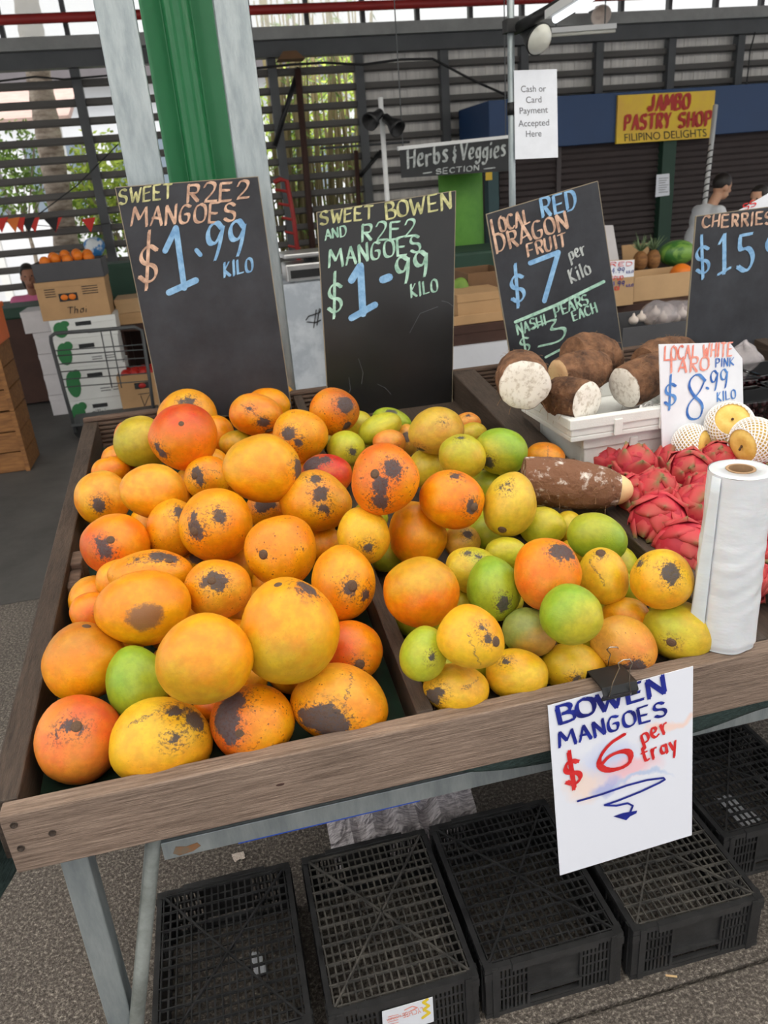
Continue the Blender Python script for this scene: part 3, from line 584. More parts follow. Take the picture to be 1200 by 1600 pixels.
MANGOES = [
 ('L',294,650,92,84,0,2.427,'Y','T',(0,0.6),0.3,[(0.05,0.55,0.16),(0.12,0.3,0.14),(-0.2,0.5,0.1)],None,0.25,'yellow mango with a star-shaped dark crack, tucked against the first blackboard'),
 ('L',288,684,106,104,10,2.053,'O','R',(0.1,0.95),0.75,[(-0.8,-0.15,0.12),(-0.72,-0.38,0.14)],(0,0.42),0.4,'red-topped orange mango crowning the left end of the heap'),
 ('L',222,691,82,86,75,2.195,'K','T',(0.6,-0.5),0.3,[],None,0.15,'tall olive-tinged mango standing left of the red-topped one'),
 ('L',203,684,48,52,0,2.317,'P','O',(0.5,0),0.4,[],None,0.1,'peach mango peeping out behind the tall olive-tinged one'),
 ('L',338,681,58,64,0,2.352,'O','Y',(0,0.5),0.3,[],None,0.15,'plain orange mango half hidden right of the red-topped one'),
 ('L',190,716,62,44,0,2.267,'O','T',(0,0.5),0.3,[],None,0.1,'orange mango deep at the back left, under the tall olive one'),
 ('L',173,736,60,46,15,2.187,'O','Y',(0,0.5),0.3,[],None,0.15,'small orange mango wedged at the back left plank'),
 ('L',161,779,84,88,30,1.959,'Y','T',(0.3,0.5),0.4,[(-0.22,-0.12,0.2)],None,0.15,'yellow mango with one round black blotch beside the left plank'),
 ('L',241,768,103,87,-12,1.803,'Y','T',(-0.2,0.5),0.3,[],None,0.12,'clean egg-shaped yellow mango below the red-topped one'),
 ('L',324,747,72,72,0,2.026,'Y','O',(0,0.8),0.3,[(-0.45,0.2,0.24),(-0.3,-0.15,0.14)],(-0.55,0.1),0.8,'yellow mango cracked and scabbed, left of the largest back-row mango'),
 ('L',181,851,105,99,-15,1.692,'O','R',(-0.6,-0.7),0.6,[(-0.35,-0.1,0.16),(-0.22,-0.3,0.18),(-0.5,0,0.1)],(-0.18,0.1),0.35,'orange and red mango with a splashed grey scar above the wooden cleat'),
 ('L',270,826,82,95,0,1.75,'Y','O',(-0.5,-0.6),0.35,[(0.25,0.55,0.2),(0.4,0.4,0.2)],None,0.7,'yellow mango with grey scabs, overlapped by a bigger mango on its right'),
 ('L',337,820,114,115,0,1.679,'Y','O',(0.6,-0.5),0.35,[(-0.55,-0.15,0.22),(0.1,0.22,0.16),(-0.6,0.2,0.12)],(-0.58,-0.18),0.55,'round yellow mango with an oval grey bruise, mid left of heap'),
 ('L',300,879,60,46,0,1.792,'Y','K',(0,-0.5),0.3,[(0.2,0.3,0.3)],None,0.3,'shadowed mango with a black patch in the gap under the oval-bruised mango'),
 ('L',236,898,128,78,5,1.566,'Y','O',(0,0.9),0.4,[(0.2,0.7,0.2),(0.5,0.6,0.18),(-0.3,0.65,0.1)],(0.45,0.5),0.6,'flat-looking scarred mango just above the one with a rotten patch'),
 ('L',190,906,76,64,0,1.629,'Y','T',(0,0.5),0.3,[],None,0.1,'plain mango showing one edge left of the scarred pair, near the cleat'),
 ('L',224,950,145,117,5,1.424,'Y','O',(-0.4,0.7),0.45,[],None,0.3,'large yellow mango with a soft brown rotten patch underneath'),
 ('L',142,957,64,64,0,1.584,'O','R',(0.2,-0.3),0.4,[(0.4,-0.1,0.1)],None,0.4,'small orange mango in the gap beside the left plank'),
 ('L',133,1033,124,121,0,1.399,'Y','B',(-0.2,0.95),0.5,[],(-0.04,0.9),0.35,'golden mango with its woody stem stub upright, by the left plank'),
 ('L',214,1066,94,116,20,1.354,'G','K',(0.5,-0.5),0.35,[],None,0.15,'only green mango among the big ones, front left of heap'),
 ('L',319,1029,150,142,10,1.227,'Y','K',(-0.6,-0.6),0.45,[],None,0.2,'big smooth yellow mango leaning on the green one'),
 ('L',124,1155,130,137,0,1.299,'P','R',(0.5,0.7),0.5,[(-0.25,0.28,0.14),(-0.5,0.1,0.08),(0,0.22,0.1)],(-0.1,0.28),0.25,'peach-red mango in the front left corner of the tray'),
 ('L',253,1158,157,136,8,1.282,'YY','O',(0.3,-0.9),0.3,[(0.65,0.35,0.22),(0.25,0.02,0.12),(0.3,0.6,0.14)],None,0.3,'bright yellow oval mango lying against the front plank'),
 ('L',395,1130,132,120,0,1.302,'Y','R',(-0.9,-0.1),0.6,[(-0.5,0.5,0.28),(-0.62,0.1,0.3),(-0.5,-0.3,0.2)],(-0.3,-0.25),0.95,'half yellow half red mango with sooty mottling at the front plank'),
 ('L',531,1098,150,124,-10,1.335,'Y','T',(0,0.5),0.3,[(-0.2,-0.5,0.35),(0,-0.62,0.25),(-0.6,-0.5,0.2)],None,0.7,'yellow mango with black speckled base, front row beside the divider'),
 ('L',452,985,155,166,0,1.299,'Y','K',(-0.2,-0.95),0.6,[(0.35,0.8,0.18)],(-0.25,0.85),0.25,'biggest mango of the heap, golden with a green underside'),
 ('L',549,1018,98,98,0,1.437,'O','R',(-0.6,0.1),0.65,[(0.25,-0.45,0.16)],(0.28,-0.42),0.5,'orange mango with a pink cheek, under the divider side of the biggest mango'),
 ('L',537,911,99,118,5,1.495,'Y','O',(-0.2,-0.9),0.5,[(0.2,-0.15,0.18),(0.65,-0.35,0.16)],(0.28,-0.1),0.6,'mango with a knobbly stem and scabs, resting against the divider top'),
 ('L',439,862,112,115,0,1.592,'Y','O',(0,0.9),0.5,[],(-0.5,-0.08),0.95,'freckled orange mango with a clear stem button, centre of heap'),
 ('L',341,921,104,94,0,1.504,'Y','T',(0.4,-0.5),0.3,[(-0.15,0.35,0.22),(0,0.2,0.2),(-0.35,0.25,0.16)],(-0.2,0.3),0.7,'yellow mango with a wide grey scab crown, between two larger mangoes'),
 ('L',494,783,112,97,-8,1.768,'Y','T',(0.2,0.6),0.3,[(0.1,0.25,0.2),(-0.1,0.7,0.14),(0.25,-0.2,0.14)],None,0.6,'yellow mango with a black running scar, centre under the red one'),
 ('L',601,750,107,113,-20,1.62,'O','R',(-0.9,0.2),0.35,[(0.1,0.35,0.22),(-0.05,-0.2,0.2),(0.08,-0.6,0.22)],(-0.33,0.07),0.95,'orange mango with two bold black slashes, right shoulder of heap'),
 ('L',411,732,123,109,-12,1.752,'Y','K',(-0.5,0.4),0.3,[(0.9,0.18,0.25)],None,0.15,'large smooth golden mango with a dark tip, back centre of heap'),
 ('L',511,744,80,70,0,1.883,'R','O',(0.5,-0.6),0.3,[(-0.6,0.55,0.35),(-0.1,0.75,0.2)],None,0.4,'crimson mango with a black shoulder, lying behind the running-scar mango'),
 ('L',469,681,87,82,0,2.09,'Y','O',(0,-0.8),0.45,[(-0.4,0.1,0.22),(-0.05,-0.25,0.16)],None,0.8,'orange mango with sooty stripes, back row left of the topmost speckled one'),
 ('L',523,644,78,74,0,2.222,'O','B',(0.5,0.4),0.55,[(0.45,0.3,0.3),(0.5,-0.6,0.18)],None,0.95,'orange mango with rusty speckled side, back row against the second blackboard'),
 ('L',401,648,86,66,-10,2.269,'O','T',(0,0.6),0.3,[(0.3,-0.3,0.2),(0.55,-0.65,0.18),(-0.3,0.25,0.1)],(0.55,-0.7),0.35,'orange mango with a long thin crack, back row under the first blackboard'),
 ('L',421,631,66,50,-15,2.52,'Y','O',(0,0.5),0.3,[],None,0.15,'plain mango sandwiched between two others behind the cracked one'),
 ('L',427,620,74,54,-15,2.65,'Y','T',(0,0.5),0.3,[(0.45,-0.05,0.14)],None,0.2,'rearmost yellow mango with one grey dot, between the first two blackboards'),
 ('L',370,694,54,44,0,2.294,'K','O',(-0.5,0),0.4,[],None,0.15,'olive mango showing a shoulder above the large golden one'),
 ('L',416,797,66,62,0,1.912,'Y','O',(0,0.5),0.3,[(-0.2,0.2,0.3),(0.25,0.3,0.2)],None,0.6,'black-scabbed mango in the shade under the large golden one'),
 ('L',568,837,83,91,15,1.634,'YY','Y',(0.3,-0.6),0.3,[(0.05,-0.45,0.16)],None,0.6,'lemon yellow mango with a brown ring on top, near the divider end'),
 ('L',510,852,60,58,0,1.807,'Y','O',(0,-0.5),0.3,[],None,0.3,'plain mango half buried left of the lemon yellow one'),
 ('L',382,1062,74,56,0,1.422,'Y','K',(0,0.3),0.3,[],None,0.1,'mango in the dark gap below the biggest and the big smooth one'),
 ('L',338,1104,70,50,0,1.365,'O','B',(0,0.3),0.3,[],None,0.2,'mango barely showing between the front plank row and big smooth one'),
 ('R',652,834,90,104,15,1.729,'Y','O',(-0.7,-0.5),0.5,[],None,0.2,'tall golden mango standing by the divider, behind the large olive-orange one'),
 ('R',658,925,121,111,-8,1.44,'O','K',(-0.1,0.6),0.5,[],None,0.2,'large olive-orange mango beside the divider, biggest of the right tray'),
 ('R',706,781,103,92,-15,1.655,'O','Y',(-0.6,-0.3),0.2,[(0.68,-0.1,0.2),(-0.1,0.8,0.14),(0.6,0.1,0.12)],(0.75,-0.05),0.3,'vivid orange mango with a black stem scar, upper middle of right tray'),
 ('R',797,789,83,102,-15,1.674,'LY','T',(0.3,0.3),0.3,[(-0.3,0.65,0.09),(-0.5,0.45,0.07),(-0.2,0.45,0.07)],(-0.05,-0.82),0.15,'pale yellow upright mango with a brown end button, left of fallen taro'),
 ('R',722,713,75,70,-25,1.885,'LY','G',(-0.5,0.6),0.4,[(-0.4,0.7,0.13)],None,0.25,'pale lime-yellow mango overlapping a tan one, back of right tray'),
 ('R',782,705,85,73,-8,1.93,'G','LY',(-0.4,-0.4),0.55,[(-0.4,-0.55,0.22)],None,0.2,'green mango with a yellow flank, left above the fallen taro'),
 ('R',682,673,88,74,10,2.029,'T','K',(0,0.6),0.4,[(-0.65,-0.65,0.14),(0.3,0.3,0.06)],None,0.3,'tan yellow mango below the right edge of the second blackboard'),
 ('R',731,661,42,34,0,2.33,'P','T',(0,0.5),0.4,[(0,0.7,0.16)],None,0.2,'little apricot mango at the very back beside the tan yellow one'),
 ('R',739,678,44,36,0,2.26,'LY','K',(0,0.5),0.3,[],None,0.15,'yellow mango showing its top between the tan one and the green-and-yellow one'),
 ('R',594,671,72,48,25,2.225,'LG','LY',(0.3,-0.4),0.4,[],None,0.1,'lime green mango lying slanted under the second blackboard'),
 ('R',612,657,62,38,-15,2.374,'G','LG',(0,0.5),0.4,[(-0.1,0.6,0.25)],None,0.1,'bright green mango with a black streak, behind the slanted lime one'),
 ('R',560,664,44,46,0,2.356,'LY','G',(0,0.4),0.3,[],None,0.1,'yellow-green mango hidden behind the rusty speckled one'),
 ('R',541,701,60,57,0,2.137,'LG','LY',(0,-0.6),0.5,[(0.35,-0.2,0.18)],None,0.25,'yellow-green mango with a single black dot, above the crimson one'),
 ('R',608,693,52,44,0,2.152,'P','T',(0,0.5),0.4,[(0.5,-0.3,0.14)],None,0.3,'apricot mango behind the top of the black-slashed one'),
 ('R',636,688,40,50,0,2.256,'T','P',(0,0.5),0.3,[(-0.1,0.2,0.3)],None,0.2,'slim tan mango with a dark band, left of the tan yellow one'),
 ('R',667,733,62,64,0,2.081,'LY','K',(-0.4,0.4),0.4,[],None,0.15,'olive-yellow mango right beside the black-slashed one'),
 ('R',765,759,64,52,0,1.984,'LG','G',(0,0.5),0.4,[],None,0.1,'green mango under the pale lime-yellow one'),
 ('R',852,714,60,46,-10,2.055,'Y','P',(0.2,0.4),0.4,[],None,0.1,'orange cleft mango poking out above the fallen taro'),
 ('R',722,847,58,54,0,1.748,'T','LY',(0,0.4),0.3,[(0.3,0.45,0.22)],None,0.5,'tan mango with brown flecks beneath the vivid orange one'),
 ('R',763,834,60,62,0,1.791,'LG','G',(-0.4,0.3),0.4,[],None,0.1,'green mango in the hollow below the pale upright one'),
 ('R',790,863,66,48,0,1.648,'LG','LY',(0,0.5),0.3,[],None,0.1,'lime mango right above the dark green one'),
 ('R',848,823,72,62,0,1.73,'LG','LY',(0.3,0.5),0.4,[],None,0.15,'light green mango under the thick end of the fallen taro'),
 ('R',933,839,95,75,-20,1.643,'G','LY',(-0.4,0.3),0.3,[],None,0.12,'smooth green mango below the peeled tip of the fallen taro'),
 ('R',888,826,50,56,0,1.779,'LY','K',(0,0.4),0.3,[],None,0.1,'yellow mango in the shade under the fallen taro'),
 ('R',900,863,56,44,0,1.717,'YY','LY',(0,0.4),0.3,[(0.2,0.6,0.1)],None,0.1,'yellow mango squeezed above the cleft yellow one'),
 ('R',738,891,86,74,-15,1.563,'LY','G',(0.5,0.3),0.45,[(-0.3,0.65,0.12),(0.1,0.6,0.12)],None,0.2,'yellow-green mango right of the large olive-orange one'),
 ('R',771,920,84,102,8,1.471,'G','LG',(0.2,-0.4),0.4,[(0.3,-0.45,0.2),(0.25,-0.6,0.16)],None,0.2,'dark green mango with a brown patch, centre of right tray'),
 ('R',856,897,104,114,0,1.416,'O','P',(-0.2,-0.7),0.5,[(0.55,0.6,0.24),(0.3,0.6,0.22)],None,0.35,'orange mango with a black scar on its shoulder, centre of right tray'),
 ('R',942,900,75,92,15,1.496,'YY','LY',(0,0.5),0.3,[(0.15,0.75,0.14)],(0.2,0.8),0.3,'yellow mango with a deep cleft, below the smooth green one'),
 ('R',893,960,98,95,0,1.329,'G','LY',(0.6,-0.5),0.55,[],None,0.15,'round green mango with a yellow cheek, above the binder clip'),
 ('R',1033,904,95,97,0,1.414,'YY','O',(-0.2,-0.6),0.35,[(0.3,0.2,0.25),(0.35,0,0.18),(-0.65,0.5,0.14)],None,0.35,'yellow mango with a rough brown blotch against the right plank'),
 ('R',979,963,76,60,-15,1.486,'Y','LY',(-0.3,0.4),0.3,[],None,0.25,'golden mango under the brown-blotched one'),
 ('R',1060,986,107,93,-15,1.433,'LY','G',(-0.7,0.3),0.45,[(-0.12,-0.42,0.09)],(-0.12,-0.44),0.25,'yellow-green mango with a twiggy stem, beside the bag roll'),
 ('R',975,1008,104,88,-30,1.41,'T','P',(0.5,-0.1),0.55,[(0.6,-0.45,0.25),(0.45,-0.65,0.22)],None,0.6,'brownish mango with dark spots, right behind the binder clip'),
 ('R',895,1044,104,80,-10,1.42,'YY','K',(-0.4,0.5),0.4,[(0.15,-0.38,0.13)],None,0.45,'yellow mango at the front plank, left of the binder clip'),
 ('R',736,996,107,99,-25,1.283,'YY','O',(0.1,0.7),0.35,[(0.45,0.2,0.12),(0.2,0.4,0.1)],(0.72,0.2),0.2,'yellow mango with a creased side and stem dimple, on top at the front'),
 ('R',828,988,86,76,-15,1.428,'GG','P',(0.7,-0.4),0.4,[],None,0.15,'grey-green mango in the hollow beside the round green one'),
 ('R',662,1021,74,88,-15,1.314,'LG','G',(-0.4,0.4),0.4,[(0.38,-0.05,0.13)],None,0.2,'light green mango with a black dot, next to the divider front'),
 ('R',712,1077,102,80,-5,1.346,'YY','T',(0,0.6),0.35,[(-0.7,-0.35,0.25),(-0.5,-0.15,0.18)],None,0.25,'yellow mango with a dark brown gash at the front plank by the divider'),
 ('R',808,1054,99,80,-8,1.375,'YY','LY',(0.5,-0.3),0.3,[(-0.4,0.45,0.13)],None,0.2,'clean yellow mango with one brown spot, middle of the front plank'),
 ('R',718,946,60,60,0,1.595,'LG','LY',(0,0.4),0.3,[],None,0.1,'greenish mango showing between the olive-orange and dark green ones'),
 ('R',988,928,52,56,0,1.552,'G','LG',(0,0.4),0.3,[],None,0.1,'green mango glimpsed left of the brown-blotched one'),
 ('R',1108,1015,46,50,0,1.458,'K','LY',(0,0.4),0.3,[],None,0.1,'olive mango tucked between the bag roll and the twiggy-stemmed one'),
]
STEMPROF = [(0, .030), (.35, .031), (.5, .026), (.62, .030), (.8, .022), (1, .012), (1.25, -.01)]
def mango(i, tr, cx, cy, w, h, ang, t, base, blush, bdir, bamt, scars, stem, freckle, label, group=None, pos=None):
    r = random.Random(i * 17 + 3)
    if pos is None:
        d = ray(cx, cy); c = CAM + d * t
        zl = -d.normalized(); xl = right - zl * right.dot(zl); xl.normalize(); yl = zl.cross(xl)
        if abs(ang) > .1:
            q = Matrix.Rotation(math.radians(ang), 3, zl); xl = q @ xl; yl = q @ yl
        sx, sy = w / 2 * t / F, h / 2 * t / F; sz = (sx + sy) / 2 * .95
    else:
        c, sx, sy, sz = pos; e = Matrix.Rotation(r.uniform(0, 6.28), 3, 'Z') @ Matrix.Rotation(r.uniform(-.6, .6), 3, 'X'); xl, yl, zl = e.col[0], e.col[1], e.col[2]
    bm = bmesh.new(); bmesh.ops.create_icosphere(bm, subdivisions=4 if pos is None else 3, radius=1)
    e1 = r.uniform(-.07, .07); e2 = r.uniform(-.07, .07); ox = Vector((r.uniform(0, 50), r.uniform(0, 50), 0))
    for v in bm.verts:
        p = v.co.normalized(); k = 1 + .055 * mnoise.noise(p * 1.1 + ox) + .012 * mnoise.noise(p * 2.6 + ox)
        v.co = Vector((p.x * (1 + e1 * p.y), p.y * (1 + e2 * p.x), p.z)) * k
        if stem:                                   # shoulder dimple round the stem
            s = Vector((stem[0], stem[1], math.sqrt(max(0, 1 - stem[0] ** 2 - stem[1] ** 2)))); a = (p - s).length
            v.co *= 1 - .045 * math.exp(-(a / .22) ** 2)
    me = bpy.data.meshes.new('mango'); bm.to_mesh(me); bm.free(); me.polygons.foreach_set('use_smooth', [True] * len(me.polygons))
    me.materials.append(MATS['mango_skin'])
    o = bpy.data.objects.new('mango', me); COL.objects.link(o)
    o.matrix_world = Matrix(((xl.x * sx, yl.x * sy, zl.x * sz, c.x), (xl.y * sx, yl.y * sy, zl.y * sz, c.y), (xl.z * sx, yl.z * sy, zl.z * sz, c.z), (0, 0, 0, 1)))
    loc, rot, sca = o.matrix_world.decompose(); o.rotation_mode = 'QUATERNION'; o.location, o.rotation_quaternion, o.scale = loc, rot, sca
    tag(o, label, 'mango', group or ('big round mangoes in the left tray' if tr == 'L' else 'mangoes in the right tray'))
    o['skin'] = srgb(*PAL[base])[:3]; o['blush'] = srgb(*PAL[blush])[:3]
    def sph(u, v): return Vector((u, v, math.sqrt(max(.02, 1 - u * u - v * v)))).normalized()
    b = Vector((bdir[0], bdir[1], .35)).normalized(); o['blush_dir'] = tuple(b); o['blush_amount'] = float(bamt); o['freckle'] = float(freckle)
    for k, s in enumerate(scars): o['scar%d' % (k + 1)] = tuple(sph(s[0], s[1])); o['scar%d_size' % (k + 1)] = float(s[2] * 1.3)
    if 'rotten' in label and 'large yellow' in label: o['rot'] = tuple(sph(.02, -.25)); o['rot_size'] = .45
    if (cx, cy) in CRACKS:
        n_, m_, l_ = CRACKS[(cx, cy)]; md = sph(*m_); nn = Vector((n_[0], n_[1], 0)); nn = (nn - md * nn.dot(md)).normalized()
        o['crack'] = tuple(nn); o['crack_mid'] = tuple(md); o['crack_len'] = l_
    if stem:
        d = sph(*stem) * .965; R = .15 * .06 / max(sx, .04)
        sm = MB().lathe([(a * R, (z - .012) * R * 14) for a, z in STEMPROF], d, 14, axis=d).build('stem_scar', 'mango_stem', None, smooth=True, local=True)
        sm.parent = o
    return o
for i, a in enumerate(MANGOES): mango(i, *a)
# the layer of fruit underneath that carries the heap
PLACED = [(CAM + ray(a[1], a[2]) * a[6], math.sqrt(a[3] * a[4]) / 2 * a[6] / F) for a in MANGOES]
def under(tr, x0, x1, y0, y1, R, lab, base):
    k = 0; y = y0; row = 0
    while y < y1:
        x = x0 + (R if row % 2 else 0)
        while x <= x1:
            c = Vector((x, y, deck(y) - .081 + R * .97))
            if all((c - p).length > (q + R) * .93 for p, q in PLACED) and any(p.z > c.z + .085 and (p.xy - c.xy).length < q + R for p, q in PLACED):
                k += 1; PLACED.append((c, R))
                mango(500 + k, tr, 0, 0, 0, 0, 0, 0, base, 'T', (0, .5), .3, [], None, .2, lab, lab.replace('mango', 'mangoes'), (c, R * 1.03, R, R * .97))
            x += R * 1.05
        y += R * .9; row += 1
under('L', -.34, .18, 1.1, 2.45, .054, 'mango buried under the heap of big round ones', 'Y')
under('R', .315, .8, 1.09, 2.4, .046, 'mango buried under the heap of smaller greenish ones', 'LG')
# ------------------------------------------------------------------ chalkboards and price signs
def px_board(name, label, corners, y, panel_mat, edge_mat='board_edge', cat='sign', lean=0.02, th=.006, group=None):
    """corners in photo px (tl, tr, br, bl) standing at depth y, leaning back a little"""
    base = onplane(corners[3][0], corners[3][1], Vector((0, y, 0)), Vector((0, 1, 0)))
    P = Vector((base.x, y, base.z)); N = Vector((0, -1, lean)).normalized()
    pts = [onplane(px, py, P, N) for px, py in corners]
    t = thing(name, label, cat, ((pts[2].x + pts[3].x) / 2, y, min(pts[2].z, pts[3].z)), group)
    MB().prism(pts, -N * th).build('panel', panel_mat, t)
    if panel_mat != 'paper_white':
        mb = MB()
        for p, q in zip(pts, pts[1:] + pts[:1]): mb.bar(p - N * th / 2, q - N * th / 2, .0022, th + .0006, N)
        mb.build('raw_edge', edge_mat, t)
    return t, mapper(P, N), P, N
def ink(t, fn, mat, items, name='lettering'):
    for it in items:
        mb = MB()
        if isinstance(it[0], str): write(mb, it[0], *it[1:6], it[6], fn, **(it[7] if len(it) > 7 else {}))
        else: stroke(mb, it[0], it[1], fn)
        mb.build(name, mat, t)
b1, f1, P1, N1 = px_board('chalkboard_sign', 'tall grey chalkboard priced 1.99 in blue chalk, below the green column', [(180, 293), (403, 276), (457, 650), (254, 650)], 2.535, 'chalkboard')
ink(b1, f1, 'chalk_yellow', [('SWEET', 187, 318, 268, 309, 22, 4)])
ink(b1, f1, 'chalk_peach', [('R2E2', 291, 317, 389, 310, 28, 5), ('MANGOES', 206, 353, 366, 345, 29, 4.6), ('$', 216, 452, 246, 449, 84, 6)])
ink(b1, f1, 'chalk_blue', [([(258, 392), (275, 356), (288, 450)], 9), ([(264, 457), (306, 438)], 10), ([(307, 391), (313, 398)], 7)], 'price_lettering')
ink(b1, f1, 'chalk_blue', [('99', 322, 407, 382, 401, 56, 7.5), ('KILO', 350, 432, 395, 424, 22, 4)], 'price_lettering')
b2, f2, P2, N2 = px_board('chalkboard_sign', 'glossy black chalkboard priced 1.99 with mint chalk, right of the steel posts', [(495, 332), (712, 298), (706, 655), (514, 655)], 2.535, 'chalkboard_black')
ink(b2, f2, 'chalk_yellow', [('SWEET', 501, 350, 582, 341, 20, 4), ('BOWEN', 603, 344, 704, 326, 25, 4.2)])
ink(b2, f2, 'chalk_mint', [('AND', 508, 375, 541, 368, 15, 3), ('R2E2', 564, 378, 649, 369, 27, 4.2), ('MANGOES', 515, 418, 656, 393, 27, 4.2), ('$', 512, 497, 535, 494, 66, 5), ('99', 622, 445, 672, 431, 40, 6), ('KILO', 642, 464, 684, 455, 20, 3.2)])
ink(b2, f2, 'chalk_blue', [([(549, 438), (563, 415), (567, 490)], 11), ([(549, 497), (586, 476)], 10), ([(598, 437), (608, 433)], 12)], 'price_lettering')
mb = MB()
for (x, y, l, a) in [(560, 560, 40, 1.2), (590, 600, 26, .4), (640, 520, 60, -1.0), (545, 590, 30, 1.4), (690, 470, 20, .2)]:
    stroke(mb, [(x, y), (x + l * math.cos(a) * .5, y + l * math.sin(a) * .6), (x + l * math.cos(a + .25), y + l * math.sin(a + .25))], .6, f2)
mb.build('scratch_marks', 'text_grey', b2)
b3, f3, P3, N3 = px_board('chalkboard_sign', 'tilted chalkboard behind the taro priced 7 and 3, written in four chalk colours', [(760, 335), (934, 283), (978, 580), (807, 612)], 2.49, 'chalkboard')
ink(b3, f3, 'chalk_peach', [('LOCAL', 770, 367, 829, 348, 23, 4), ('DRAGON', 776, 395, 888, 356, 26, 4.2), ('FRUIT', 825, 402, 885, 384, 20, 3.6)])
ink(b3, f3, 'chalk_blue', [('RED', 847, 340, 901, 325, 28, 5), ('$', 800, 481, 822, 476, 62, 5.5), ([(828, 411), (872, 394), (850, 470)], 7.5)], 'price_lettering')
ink(b3, f3, 'chalk_white', [('per', 891, 408, 916, 396, 19, 3), ('Kilo', 892, 442, 923, 427, 21, 3)])
ink(b3, f3, 'chalk_mint', [([(805, 503), (870, 476), (943, 440)], 5), ('NASHI', 809, 523, 854, 507, 16, 2.8), ('PEARS', 868, 496, 920, 474, 16, 3), ('EACH', 896, 502, 933, 487, 15, 2.8), ('$', 815, 555, 830, 550, 32, 3.2), ('3', 838, 545, 886, 528, 36, 5), ([(852, 558), (875, 546), (897, 535)], 3.5)])
b4, f4, P4, N4 = px_board('chalkboard_sign', 'chalkboard cut by the right edge of the photo, priced 15 in blue chalk', [(1088, 338), (1260, 316), (1262, 596), (1066, 600)], 2.52, 'chalkboard')
ink(b4, f4, 'chalk_peach', [('CHERRIES', 1097, 356, 1206, 350, 19, 3.8)])
ink(b4, f4, 'chalk_blue', [('$', 1088, 436, 1110, 432, 62, 5), ('15', 1120, 427, 1176, 420, 58, 7), ('99', 1196, 410, 1246, 404, 40, 6)], 'price_lettering')
ts, f5, P5, N5 = px_board('price_card', 'white price card with red and blue writing standing between taro box and dragon fruit', [(1030, 538), (1140, 535), (1160, 560), (1163, 724), (1036, 730)], 1.735, 'paper_white', th=.004, lean=.1)
ink(ts, f5, 'ink_pale_red', [('LOCAL', 1037, 563, 1089, 559, 21, 3.2), ('WHITE', 1097, 559, 1143, 556, 21, 3.2), ('TARO', 1041, 583, 1107, 578, 21, 3.4)])
ink(ts, f5, 'ink_blue', [('PINK', 1117, 574, 1146, 571, 13, 2), ('$', 1037, 640, 1056, 638, 50, 4), ('8', 1068, 650, 1100, 648, 64, 4), ('99', 1110, 611, 1137, 607, 30, 3), ([(1104, 606), (1106, 607)], 4), ('KILO', 1120, 627, 1149, 622, 14, 2.2)], 'price_lettering')
# ------------------------------------------------------------------ paper sign clipped to the front plank
sg = thing('paper_sign', 'white paper sign clipped to the front plank, blue and red marker with a down arrow', 'sign', (.62, .985, .5))
PS = Vector((0, .988, .6)); NS = Vector((0, -1, .04)).normalized()
pc = [onplane(x, y, PS, NS) for x, y in [(856, 1103), (1083, 1041), (1081, 1305), (875, 1368)]]
me = bpy.data.meshes.new('sheet'); bmh = bmesh.new()
def sheet(u, v):
    p = (pc[0] * (1 - u) + pc[1] * u) * v + (pc[3] * (1 - u) + pc[2] * u) * (1 - v)
    return p
mb = MB().grid(12, 12, sheet); so = mb.build('sheet', 'smudged_paper', sg, solid=.0012)
uvl = so.data.uv_layers.new(name='UVMap')
for lp in so.data.loops:
    j, i = divmod(lp.vertex_index, 13); uvl.data[lp.index].uv = (i / 12, j / 12)
fs = mapper(PS, NS, .0012)
ink(sg, fs, 'ink_navy', [('BOWEN', 873, 1132, 1038, 1083, 27, 7.5, dict(gap=.2)), ('MANGOES', 875, 1167, 1040, 1117, 23, 5.2)])
ink(sg, fs, 'ink_red', [('$', 886, 1234, 911, 1226, 54, 7.5), ('6', 932, 1211, 988, 1198, 50, 9), ('per', 1004, 1163, 1046, 1141, 22, 4.5), ('tray', 1004, 1190, 1058, 1170, 22, 4.5)], 'price_lettering')
mb = MB()
stroke(mb, [(902, 1251), (940, 1240), (980, 1226), (1010, 1218), (1036, 1214.5), (1038, 1217), (1030, 1222), (1000, 1236), (965, 1250), (944, 1257), (962, 1258), (980, 1254), (988, 1258), (984, 1268)], 3, fs)
mb.add([fs(x, y) for x, y in [(958, 1275), (972, 1270), (995, 1266), (994, 1270), (984, 1275), (978, 1281)]], [tuple(range(6))])
mb.build('arrow', 'ink_navy', sg)
cl_ = thing('binder_clip', 'black binder clip gripping the paper sign on the front plank', 'clip', (.6, 1.0, .83))
q = [atY(x, y, .975) for x, y in [(945, 1060), (999, 1046), (998, 1084), (950, 1098)]]
yb, yf = 1.028, .978
tl, tr = atZ(937, 1056, .858), atZ(988, 1043, .858)
mb = MB()
a0, a1 = Vector((q[0].x, yf, q[0].z)), Vector((q[1].x, yf, q[1].z))
c0, c1 = Vector((q[3].x, .984, q[3].z)), Vector((q[2].x, .984, q[2].z))
ztop = max(a0.z, a1.z)
xl_, xr_ = min(a0.x, c0.x), max(a1.x, c1.x)
zt_ = .862; zb_ = (c0.z + c1.z) / 2
prof = [(.9835, zb_), (.977, (zb_ + zt_) / 2), (.984, zt_), (1.036, zt_), (1.044, .83), (1.0365, .815)]
th = .0016
for (ya, za), (yc, zc) in zip(prof, prof[1:]):
    d = Vector((0, yc - ya, zc - za)); n_ = Vector((0, -d.z, d.y)).normalized() * th
    mb.obox(((xl_ + xr_) / 2, (ya + yc) / 2, (za + zc) / 2), ((xr_ - xl_) / 2, 0, 0), d / 2 * 1.04, n_ / 1)
